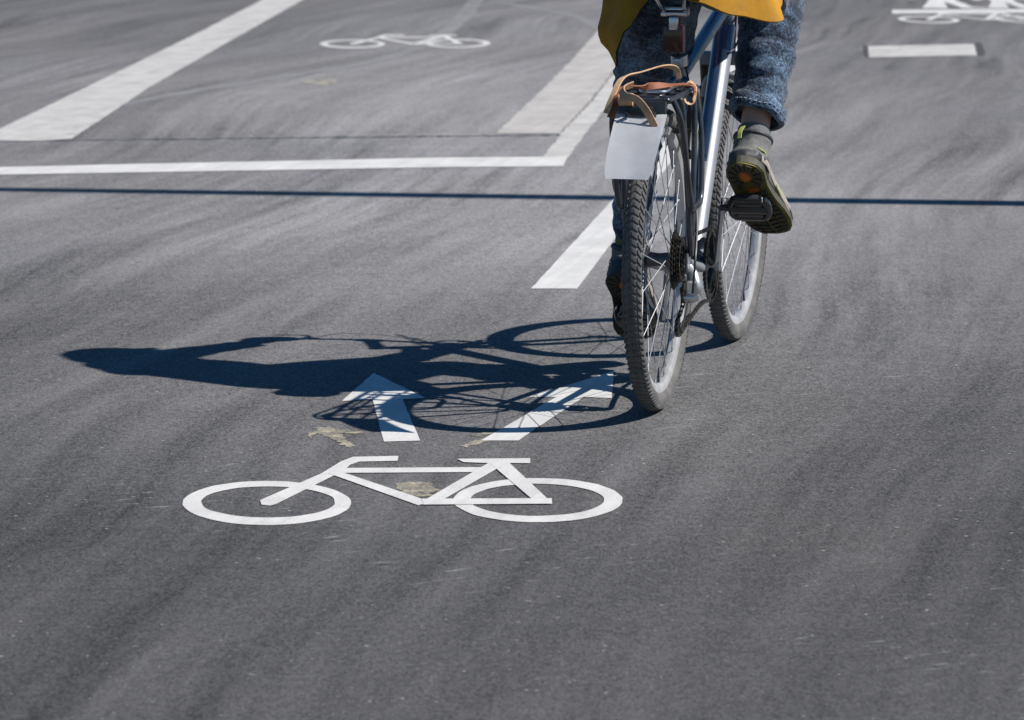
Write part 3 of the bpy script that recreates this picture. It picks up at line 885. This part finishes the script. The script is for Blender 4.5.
# pale board hanging behind the rack as a mud flap
bm = bmesh.new()
G = 12; grid = []
for i in range(G + 1):
    v = i / G; row = []
    for j in range(G + 1):
        u = j / G - .5
        wd = .116 - .012 * v - .010 * (max(0, v - .85) / .15) ** 2 + .003 * math.sin(v * 3)
        y = -.222 - .150 * v - .010 * math.sin(PI * v) + .006 * math.cos(u * PI)
        z = .706 - .130 * v
        row.append(bm.verts.new((u * wd - .004 * v, y, z)))
    grid.append(row)
for i in range(G):
    for j in range(G): bm.faces.new((grid[i][j], grid[i][j+1], grid[i+1][j+1], grid[i+1][j]))
r_ = bmesh.ops.solidify(bm, geom=bm.faces[:], thickness=.004)
build('mud_flap', bm, M['flap'], bike)

for sx in (-.03, .03):
    bm = bmesh.new(); tube(bm, [V(sx, -.232, .702), V(sx, -.242, .7125)], [.0055, .0045], 10); build('flap_bolt', bm, M['blackmetal'], bike)
# leather straps tied round the rack: a thing of its own ----------------------------
strap = bpy.data.objects.new('leather_strap', None); COL.objects.link(strap)
strap.location = bike.location; strap.rotation_euler = bike.rotation_euler
tag(strap, 'tan leather strap looped over the black rear rack with a loose hanging end', 'strap')
bm = bmesh.new()
ribbon(bm, [V(.075, .02, RZ-.006), V(.070, .015, RZ+.016), V(.02, -.02, RZ+.018), V(-.03, -.10, RZ+.020), V(-.052, -.17, RZ+.024), V(-.062, -.205, RZ-.002), V(-.070, -.225, RZ-.038)], .017, .0035,
       [V(.1, 1, .2), V(.1, 1, .1), V(.5, .9, .1), V(.5, .8, 0), V(.75, .5, .1), V(.8, .1, .3), V(.9, -.1, .2)])
build('band', bm, M['leather_in'], strap)
bm = bmesh.new()
ribbon(bm, [V(.024, .11, RZ+.022), V(.018, .09, RZ+.048), V(-.005, .03, RZ+.056), V(-.035, -.08, RZ+.05), V(-.055, -.17, RZ+.045), V(-.068, -.215, RZ+.008), V(-.079, -.232, RZ-.028)], .013, .0035,
       [V(1, .6, .2), V(1, .5, .4), V(.7, .7, .2), V(.6, .8, .2), V(.7, .5, .3), V(.8, .1, .4), V(.9, 0, .2)])
build('band', bm, M['leather'], strap)
bm = bmesh.new()
ribbon(bm, [V(-.026, -.19, RZ+.034), V(-.046, -.215, RZ+.024), V(-.036, -.232, RZ+.012), V(-.008, -.238, RZ+.004), V(.016, -.242, RZ-.022), V(.036, -.252, RZ-.055)], .017, .0035,
       [V(.7, .2, .9), V(.7, .1, .8), V(.75, 0, .8), V(.85, 0, .6), V(.95, 0, .35), V(.95, 0, .3)])
build('loose_end', bm, M['leather'], strap)
bm = bmesh.new()
ribbon(bm, [V(.076, .035, RZ+.004), V(.072, .02, RZ-.024), V(.058, .01, RZ-.020), V(.052, .01, RZ+.01), V(.066, .02, RZ+.021), V(.078, .035, RZ+.004)], .018, .003, V(.15, 1, .1))
build('knot', bm, M['leather'], strap)
bm = bmesh.new()
tube(bm, [V(-.052, -.218, RZ+.002), V(-.02, -.218, RZ+.002)], [.0145, .0145], 14)
tube(bm, [V(-.054, -.218, RZ+.002), V(-.05, -.218, RZ+.002)], [.008, .0145], 14)
build('rolled_end', bm, M['leather'], strap)

# ------------------------------------------------------------------ rider
person = bpy.data.objects.new('person', None); COL.objects.link(person)
person.location = bike.location; person.rotation_euler = bike.rotation_euler
tag(person, 'person in mustard jacket and washed blue jeans riding the bicycle away', 'person')

cR = V(.168, PR.y, PR.z) + nR*.0275 + V(0, 0, 0); cL = V(-.178, PL.y, PL.z) + nL*.0275
CENT = .135     # distance heel end -> pedal point along the sole
oR = cR - tR*CENT; oL = cL - tL*CENT   # heel end on the lug plane
wR = tR.cross(nR); wL = tL.cross(nL)
def footmap(o, t_, n_, w_): return lambda s, wd, h: o + t_*s + w_*wd + n_*h
fR, fL = footmap(oR, tR, nR, wR), footmap(oL, tL, nL, wL)
ankR = fR(.062, 0, .095); ankL = fL(.062, 0, .095)
hipR, hipL = V(.090, .30, 1.0), V(-.060, .30, .975)
kneeR = V(.168, .60, .925); kneeL = V(-.140, .545, .70)

# body: one skin with head, neck, trunk, arms, hands and legs
bm = bmesh.new()
HC = V(0, .655, 1.635)
tilt = Matrix.Rotation(R(-14), 3, 'X')
def hd(x, y, z): return HC + tilt @ V(x, y, z)
rings = []
for z, rx, ry, oy in [(-.115, .030, .045, .03), (-.105, .044, .062, .025), (-.075, .058, .075, .018), (-.03, .068, .088, .006), (.02, .074, .096, 0), (.06, .074, .096, -.004), (.095, .060, .078, -.006), (.115, .036, .048, -.006), (.122, .012, .016, -.006)]:
    rings.append([hd(rx*math.cos(2*PI*k/24), oy + ry*math.sin(2*PI*k/24), z) for k in range(24)])
loft(bm, rings)
tube(bm, [hd(0, .092, .012), hd(0, .112, -.022), hd(0, .108, -.034)], [.009, .015, .012], 10)         # nose
for s in (-1, 1):
    tube(bm, [hd(s*.072, -.005, -.03), hd(s*.084, -.012, 0), hd(s*.083, -.014, .028)], [.008, .013, .008], 8)   # ears
tube(bm, [V(0, .50, 1.42), V(0, .57, 1.52), hd(0, -.01, -.07)], [.062, .055, .058], 16, smooth=4)
tube(bm, [V(0, .27, 1.0), V(0, .30, 1.1), V(0, .40, 1.28), V(0, .49, 1.42)], [.10, .11, .12, .10], 20, smooth=5)
gripR, gripL = V(.25, BARY-.033, BARZ), V(-.25, BARY-.033, BARZ)
SH = {1: V(.175, .475, 1.375), -1: V(-.175, .475, 1.375)}
EL = {1: V(.27, .68, 1.17), -1: V(-.27, .68, 1.17)}
for s in (-1, 1):
    tube(bm, [V(s*.05, .46, 1.38), SH[s]], [.07, .06], 14)
    wr_ = V(s*.252, BARY-.105, BARZ+.035)
    tube(bm, [SH[s], EL[s], wr_], [.052, .042, .027], 14, smooth=6)
    palm = V(s*.252, BARY-.055, BARZ+.026)
    tube(bm, [wr_, palm, V(s*.252, BARY-.02, BARZ+.024)], [.026, .034, .028], 12, flat=1.35, up=(0, .2, 1))
    for i, (off, ln) in enumerate(((-.036, 1.0), (-.012, 1.08), (.012, 1.0), (.034, .82))):
        bx_ = s*(.252 + off); gy, gz = BARY - .033 - .2*off, BARZ
        pts = [V(bx_, gy - .012, gz + .028), V(bx_, gy + .016*ln, gz + .025), V(bx_, gy + .030*ln, gz + .004), V(bx_, gy + .020*ln, gz - .018), V(bx_, gy + .004, gz - .024)]
        tube(bm, pts, [.0095, .009, .0085, .008, .007], 8, smooth=3)
    tube(bm, [V(s*.222, BARY-.065, BARZ+.015), V(s*.205, BARY-.045, BARZ-.008), V(s*.200, BARY-.015, BARZ-.021)], [.012, .0105, .009], 8, smooth=4)
for hip, kn, an in ((hipR, kneeR, ankR), (hipL, kneeL, ankL)):
    tube(bm, [hip, hip.lerp(kn, .5), kn], [.085, .07, .05], 14)
    d = (an - kn)
    tube(bm, [kn, kn + d*.3 + V(0, -.012, 0), kn + d*.75, an + d*-.02, an], [.05, .05, .036, .032, .034], 14, smooth=4)
for f_ in (fR, fL):
    tube(bm, [f_(.05, 0, .06), f_(.12, 0, .055), f_(.2, 0, .045), f_(.25, 0, .042)], [.032, .034, .03, .02], 12)
body = fuse('body', bm, .0055, 3, M['skin'], person)
# face details
bm = bmesh.new()
for s in (-1, 1):
    bm = bmesh.new(); bmesh.ops.create_uvsphere(bm, u_segments=14, v_segments=10, radius=.012, matrix=Matrix.Translation(hd(s*.031, .083, .014)))
    build('eye', bm, M['white'], body)
bm = bmesh.new()
for s in (-1, 1):
    bm = bmesh.new(); bmesh.ops.create_uvsphere(bm, u_segments=10, v_segments=8, radius=.006, matrix=Matrix.Translation(hd(s*.031, .0915, .014)))
    build('iris', bm, M['dark'], body)
bm = bmesh.new(); tube(bm, [hd(-.024, .088, -.062), hd(-.01, .097, -.058), hd(0, .098, -.060), hd(.01, .097, -.058), hd(.024, .088, -.062)], [.003, .006, .006, .006, .003], 8)
build('mouth', bm, M['lip'], body)
bm = bmesh.new()
for z, rx, ry, oy in []: pass
rings = []
for z, rx, ry, oy in [(-.07, .060, .050, -.045), (-.03, .078, .080, -.028), (.02, .084, .088, -.022), (.06, .084, .100, -.012), (.10, .070, .088, -.010), (.125, .044, .055, -.010), (.134, .012, .016, -.010)]:
    rings.append([hd(rx*math.cos(2*PI*k/26), oy + ry*math.sin(2*PI*k/26), z) for k in range(26)])
loft(bm, rings)
tube(bm, [hd(0, -.055, .06), hd(0, -.085, -.01), hd(0, -.105, -.10), V(0, .425, 1.43)], [.062, .072, .07, .05], 18, smooth=4)
fuse('hair', bm, .006, 2, M['hair'], person, lambda p: .003 * noise.noise(p * 55))

# jeans ------------------------------------------------------------------------
bm = bmesh.new()
cuffR = ankR.lerp(kneeR, .27)
dR = (kneeR - ankR).normalized()
tube(bm, [hipR + V(-.02, -.01, .05), hipR, hipR.lerp(kneeR, .5) + V(.01, 0, .01), kneeR + V(0, -.02, 0)], [.092, .098, .093, .080], 22, smooth=5)
tube(bm, [kneeR + V(.0, .0, 0), kneeR - dR*.06 + V(.0, -.012, 0), kneeR.lerp(cuffR, .45) + V(.004, -.016, 0), kneeR.lerp(cuffR, .8) + V(0, -.004, 0), cuffR], [.078, .077, .073, .066, .061], 22, smooth=5)
dL = (kneeL - ankL).normalized()
endL = ankL + dL*.05
tube(bm, [hipL + V(.0, -.01, .06), hipL, hipL.lerp(kneeL, .5) + V(.006, 0, .0), kneeL + V(0, -.01, 0)], [.095, .102, .098, .074], 22, smooth=5)
tube(bm, [kneeL, kneeL.lerp(endL, .3) + V(-.004, -.012, 0), kneeL.lerp(endL, .6) + V(-.004, -.006, 0), endL], [.068, .062, .053, .045], 22, smooth=5)
tube(bm, [V(0, .31, .985), V(0, .33, 1.08)], [.09, .11], 22)
def wrinkle(p):
    k = 0
    for kn, dd, en in ((kneeR, dR, cuffR), (kneeL, dL, endL)):
        if (p.x > 0) != (kn.x > 0): continue
        s_ = (kn - p).dot(dd)
        a = noise.noise(V(p.x*9, p.y*9, s_*34)) ; b = noise.noise(V(p.x*22 + 3, p.y*22, s_*60))
        near = math.exp(-((s_ - .02) / .09)**2) + math.exp(-((s_ - (kn-en).length) / .05)**2)
        k += a * (.006 + .010*near) + b * .004
    return k
jeans = fuse('jeans', bm, .007, 4, M['denim'], person, wrinkle)
# rolled cuff of the right leg, hollow
bm = bmesh.new()
def cuff(c, d, r0, h, flare):
    rings = []
    up = V(0, 1, 0); fr_ = frames([c - d*h*.6, c + d*h*.4], (0, 1, 0))
    _, t_, u, v = fr_[0]
    prof = [(0, r0*.90), (0, r0+.004), (.004, r0+.008), (.02, r0+.008+flare*.5), (.034, r0+.007+flare*.3), (.040, r0+.003), (.040, r0*.9), (.02, r0*.9)]
    for k in range(40):
        a = 2*PI*k/40; e = u*math.cos(a) + v*math.sin(a)
        wv = .0025*math.sin(a*5 + 1) + .004*noise.noise(e*2.3)
        rings.append([c + t_*(q - .03 + wv - .010*e.x) + e*(rr_ + wv*.6) for q, rr_ in prof])
    loft(bm, rings, False, 0, close=True)
cuff(cuffR, dR, .061, .04, .004)
cf_ = build('rolled_cuff', bm, M['denim'], jeans)
bm = bmesh.new()
_, t_, u, v = frames([cuffR - dR*.02, cuffR + dR*.02], (0, 1, 0))[0]
for k in range(36):
    a0, a1 = 2*PI*k/36, 2*PI*(k+.55)/36
    for hh in (.0135,):
        pts = []
        for a in (a0, a1):
            e = u*math.cos(a) + v*math.sin(a); wv = .0025*math.sin(a*5 + 1) + .004*noise.noise(e*2.3)
            pts.append(cuffR + t_*(hh - .03 + wv - .010*e.x) + e*(.061 + .0108 + wv*.6))
        tube(bm, pts, .0011, 5)
build('stitching', bm, M['thread'], cf_)

# jacket: open skirt with a dipping hem, sleeves --------------------------------
bm = bmesh.new()
NA, NL = 72, 40
def hem(a):   # a: 0 = right, 90 = forward, 180 = left, 270 = rear
    d = math.degrees(a) % 360
    pts = [(0, .912), (30, .945), (70, .95), (150, .92), (180, .87), (200, .82), (216, .776), (228, .82), (238, .87), (250, .935), (266, .95), (283, .932), (310, .90), (333, .884), (350, .890), (360, .912)]
    for (a0, z0), (a1, z1) in zip(pts, pts[1:]):
        if a0 <= d <= a1:
            t = (d - a0) / (a1 - a0); t = t*t*(3-2*t); return z0*(1-t) + z1*t
def trunk(z):
    S = [(.74, .245, .178, .125), (.86, .265, .196, .128), (.95, .31, .188, .126), (1.05, .34, .186, .130), (1.18, .38, .186, .134), (1.30, .43, .192, .145), (1.38, .47, .190, .135), (1.44, .49, .135, .105), (1.49, .53, .085, .08), (1.52, .545, .078, .075)]
    z = max(.74, min(1.52, z))
    for a, b in zip(S, S[1:]):
        if a[0] <= z <= b[0]:
            t = (z - a[0]) / (b[0] - a[0]); return [a[i]*(1-t) + b[i]*t for i in range(4)]
rows = []
for i in range(NL + 1):
    row = []
    for k in range(NA):
        a = 2*PI*k/NA; h0 = hem(a); t = i / NL
        z = h0 + (1.52 - h0) * t
        _, cy, rx, ry = trunk(z)
        e = V(math.cos(a), math.sin(a), 0)
        fold = (.012*math.sin(a*7 + z*5) + .016*noise.noise(V(e.x*2, e.y*2, z*4))) * max(.25, 1 - (z - .75)/.45) + .008*noise.noise(V(e.x*3, e.y*3, z*16))
        row.append(bm.verts.new((e.x*(rx + fold + max(0, e.x)*.07*max(0, 1 - (z-.86)/.34)**2), cy + e.y*(ry + fold), z)))
    rows.append(row)
for i in range(NL):
    for k in range(NA): bm.faces.new((rows[i][k], rows[i][(k+1) % NA], rows[i+1][(k+1) % NA], rows[i+1][k]))
bmesh.ops.recalc_face_normals(bm, faces=bm.faces[:])
bmesh.ops.solidify(bm, geom=bm.faces[:], thickness=.006)
for f in bm.faces:
    c = f.calc_center_median(); _, cy, rx, ry = trunk(c.z)
    if f.normal.dot(V(c.x, c.y - cy, 0)) < 0 and abs(f.normal.z) < .8: f.material_index = 1
jk = build('jacket', bm, [M['jacket'], M['lining']], person)
bm = bmesh.new()
tube(bm, [V(-.10, .50, 1.47), V(-.06, .42, 1.485), V(0, .395, 1.49), V(.06, .42, 1.485), V(.10, .50, 1.47)], [.03, .05, .06, .05, .03], 16, smooth=5)
tube(bm, [V(-.075, .53, 1.50), V(-.05, .47, 1.535), V(0, .455, 1.545), V(.05, .47, 1.535), V(.075, .53, 1.50)], [.02, .032, .036, .032, .02], 14, smooth=5)
tube(bm, [V(0, .475, 1.41), V(0, .53, 1.49), V(0, .60, 1.555)], [.12, .108, .085], 20, smooth=4)
tube(bm, [V(-.06, .50, 1.56), V(0, .465, 1.57), V(.06, .50, 1.56)], [.035, .062, .035], 14, smooth=4)
tube(bm, [V(0, .44, 1.42), V(0, .45, 1.50), V(0, .52, 1.62)], [.08, .075, .06], 18, smooth=4)
fuse('hood', bm, .009, 3, M['jacket'], jk, lambda p: .006*noise.noise(V(p.x*16, p.y*18, p.z*22)))
for s in (-1, 1):
    bm = bmesh.new()
    wr_ = V(s*.252, BARY-.115, BARZ+.04)
    tube(bm, [V(s*.10, .46, 1.385), SH[s] + V(s*.005, 0, 0), SH[s].lerp(EL[s], .5), EL[s], EL[s].lerp(wr_, .6), wr_], [.085, .078, .068, .060, .050, .042], 24, smooth=7)
    fuse('sleeve', bm, .009, 3, M['jacket'], jk, lambda p: .007*noise.noise(V(p.x*14, p.y*18, p.z*18)))

# shoes ---------------------------------------------------------------------------
def half_w(s):      # half width of the sole along its length
    P = [(0, .004), (.006, .018), (.02, .036), (.045, .0435), (.10, .0395), (.15, .044), (.20, .0525), (.235, .0515), (.265, .042), (.283, .029), (.292, .014), (.296, .002)]
    for (a, x), (b, y) in zip(P, P[1:]):
        if a <= s <= b: t = (s-a)/(b-a); return x*(1-t) + y*t
    return .002
def mid_w(s, side): return side * (-.010 * math.sin(max(0, (s-.05))/.25*PI))   # curve of the last
def shoe(f_, side, leg, dleg, label, sockmat):
    root = bpy.data.objects.new('shoe', None); COL.objects.link(root); root.parent = person
    root['label'] = label
    # upper
    bm = bmesh.new(); rings = []
    H = [(.004, .050), (.02, .078), (.05, .090), (.09, .092), (.13, .082), (.17, .068), (.21, .056), (.25, .047), (.275, .038), (.290, .026)]
    for s, h in H:
        w_ = half_w(s) * 1.04; ring = []
        for k in range(24):
            a = 2*PI*k/24; ca, sa = math.cos(a), math.sin(a)
            zz = .022 + (h - .022) * (.5 + .5*math.copysign(abs(sa)**.75, sa)); ww = w_ * math.copysign(abs(ca)**.65, ca) * (1 - .28*max(0, sa))
            ring.append(f_(s, ww + mid_w(s, side), zz))
        rings.append(ring)
    loft(bm, rings)
    a0 = f_(.062, 0, .06); a1 = leg
    tube(bm, [a0, leg, leg + dleg*.028], [.046, .045, .046], 20)
    up = fuse('upper', bm, .0035, 4, [M['shoe'], M['shoe2']], root, lambda p: .0012*noise.noise(p*60))
    inv = lambda p: ((p - f_(0, 0, 0)).dot(f_(1, 0, 0) - f_(0, 0, 0)), (p - f_(0, 0, 0)).dot(f_(0, 1, 0) - f_(0, 0, 0)), (p - f_(0, 0, 0)).dot(f_(0, 0, 1) - f_(0, 0, 0)))
    for pl in up.data.polygons:
        s, wd, h = inv(pl.center)
        if (h < .052 and s < .10) or (.085 < s < .15 and h < .075 and wd*side < 0) or (s > .24): pl.material_index = 1
    # overlays and trims, laid on the surface of the upper
    def hgt(x):
        for (p_, u_), (q_, v_) in zip(H, H[1:]):
            if p_ <= x <= q_: return u_ + (v_ - u_) * (x - p_) / (q_ - p_)
        return H[0][1] if x < H[0][0] else H[-1][1]
    def on(x, fr_h, sg, lift=.0012):
        sa = max(-.99, min(.99, math.copysign(abs(2*fr_h - 1)**1.333, 2*fr_h - 1))); ca = math.sqrt(1 - sa*sa)
        ww = half_w(x) * 1.04 * ca**.65 * (1 - .28*max(0, sa)) + lift
        return f_(x, sg*ww + mid_w(x, side), .022 + (hgt(x) - .022) * fr_h)
    up3 = f_(0, 0, 1) - f_(0, 0, 0)
    for sg in (-1, 1):
        bm = bmesh.new(); ribbon(bm, [on(x, h, sg) for x, h in ((.035, .30), (.07, .42), (.11, .50), (.15, .46), (.19, .36), (.225, .30))], .016, .002, up3)
        build('side_panel', bm, M['taupe'], root)
        bm = bmesh.new(); ribbon(bm, [on(x, h, sg) for x, h in ((.075, .86), (.088, .6), (.105, .35), (.125, .12))], .009, .0025, f_(1, 0, 0) - f_(0, 0, 0))
        build('side_panel', bm, M['shoe'], root)
        bm = bmesh.new(); ribbon(bm, [on(x, h, sg, .003) for x, h in ((.020, .72), (.04, .66), (.06, .60))], .004, .002, up3)
        build('trim', bm, M['lime'] if side > 0 else M['shoe2'], root)  # left trims take a dark colour in place of shade
        bm = bmesh.new(); ribbon(bm, [on(x, h, sg, .003) for x, h in ((.145, .40), (.16, .36), (.175, .30))], .006, .002, up3)
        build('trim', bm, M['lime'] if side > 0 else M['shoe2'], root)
    bm = bmesh.new()
    ribbon(bm, [f_(-.001, -.006, .080), f_(-.002, -.006, .100), f_(.012, -.006, .128)], .010, .003, f_(0, 1, 0) - f_(0, 0, 0))
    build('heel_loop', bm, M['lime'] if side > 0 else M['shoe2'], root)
    # laces over the instep
    bm = bmesh.new()
    for i in range(5):
        s = .10 + i*.022; h = .0955 - i*.0085
        tube(bm, [f_(s, -.018, h-.008), f_(s+.005, 0, h+.001), f_(s, .018, h-.008)], .0025, 6, smooth=4)
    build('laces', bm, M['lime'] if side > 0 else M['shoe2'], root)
    # padded collar
    bm = bmesh.new(); fr_ = frames([leg + dleg*.015, leg + dleg*.03], (0, 1, 0))
    _, t_, u, v = fr_[0]
    rings = [[leg + dleg*.026 + (u*math.cos(a) + v*math.sin(a))*(.0425 + .0065*math.cos(b)) + t_*.0065*math.sin(b) for b in [2*PI*j/10 for j in range(10)]] for a in [2*PI*k/32 for k in range(32)]]
    loft(bm, rings, False, 0, close=True); build('collar', bm, M['shoe2'], root)
    # midsole wedge and outsole
    def slab(bm, h0, h1, grow, N2=44, mi=0):
        outl = []
        for i in range(N2): 
            s = .296 * (.5 - .5*math.cos(PI*i/(N2-1))); outl.append((s, half_w(s)))
        loop = [(s, w_ + grow) for s, w_ in outl] + [(s, -w_ - grow) for s, w_ in outl[::-1]]
        def rg(h, g): return [f_(s*(1+g*2) - g*.3, (w_ + math.copysign(g, w_)) + mid_w(s, side), h + (.012*max(0, (s-.24)/.056)**2)) for s, w_ in loop]
        loft(bm, [rg(h0, -.002), rg(h0 + .002, 0), rg(h1 - .002, 0), rg(h1, -.002)], True, mi)
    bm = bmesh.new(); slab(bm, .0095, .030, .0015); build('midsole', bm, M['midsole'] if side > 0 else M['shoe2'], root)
    bm = bmesh.new(); slab(bm, .0045, .0105, .0005); so_ = build('outsole', bm, M['sole'] if side > 0 else M['lug'], root)  # left midsole and outsole likewise: shade put into their colour
    # lugs: radial blocks round the heel, chevrons on the forefoot
    bm = bmesh.new()
    def block(poly):
        h0, h1 = .0052, -.0002
        lo_ = [f_(s, w_ + mid_w(s, side), h0 + (.012*max(0, (s-.24)/.056)**2)) for s, w_ in poly]; c = sum((V(s, w_, 0) for s, w_ in poly), V(0, 0, 0))/len(poly)
        hi_ = [f_(c.x + (s-c.x)*.9, c.y + (w_-c.y)*.9 + mid_w(s, side), h1 + (.012*max(0, (s-.24)/.056)**2)) for s, w_ in poly]
        loft(bm, [lo_, hi_])
    hc = (.052, 0)
    for k in range(14):
        a0 = 2*PI*k/14 + .07; a1 = 2*PI*(k+1)/14 - .07
        if abs(math.cos((a0+a1)/2) - 1) < .12: continue
        def rad(a, r):
            s = hc[0] + r*1.25*math.cos(a)*.043; w_ = r*.043*math.sin(a); return (s, max(-half_w(s)*.94, min(half_w(s)*.94, w_)))
        for r0, r1 in ((.42, .97),):
            P_ = [rad(a0, r0), rad(a1, r0), rad(a1, r1), rad(a0, r1)]
            block(P_)
    s = .112
    while s < .275:
        for sg in (-1, 1):
            w0 = half_w(s) * .95; w1 = half_w(s + .012) * .95
            block([(s + .006, sg*.003), (s + .016, sg*.003), (s + .010, sg*w1*.55), (s, sg*w0*.55)])
            block([(s - .001, sg*w0*.62), (s + .009, sg*w1*.62), (s + .010, sg*w1*.97), (s - .003, sg*w0*.97)])
        s += .0155
    build('lugs', bm, M['lug'], so_)
    bm = bmesh.new()
    rings = [[f_(.052 + r_*math.cos(a)*1.25, r_*math.sin(a), h) for a in [2*PI*k/12 for k in range(12)]] for r_, h in ((.013, .005), (.012, .0015), (.008, .001))]
    loft(bm, rings); build('heel_insert', bm, M['orange'], so_); bm = bmesh.new(); box(bm, f_(.105, 0, .0042), (.026, .014, .002), Matrix((f_(0, 1, 0)-f_(0, 0, 0), f_(1, 0, 0)-f_(0, 0, 0), f_(0, 0, 1)-f_(0, 0, 0))).transposed())
    build('arch_insert', bm, M['orange'], so_)
    # sock
    bm = bmesh.new()
    tube(bm, [leg - dleg*.02, leg + dleg*.02, leg + dleg*(.052 if side > 0 else .07)], [.038, .0385, .039 if side > 0 else .040], 24, smooth=4)
    build('sock', bm, sockmat, person)
shoe(fR, 1, ankR, dR, 'grey hiking shoe on the raised right foot showing its olive sole', M['sock'])
shoe(fL, -1, ankL, dL, 'shaded hiking shoe on the lowered left foot behind the rear tyre', M['sockg'])
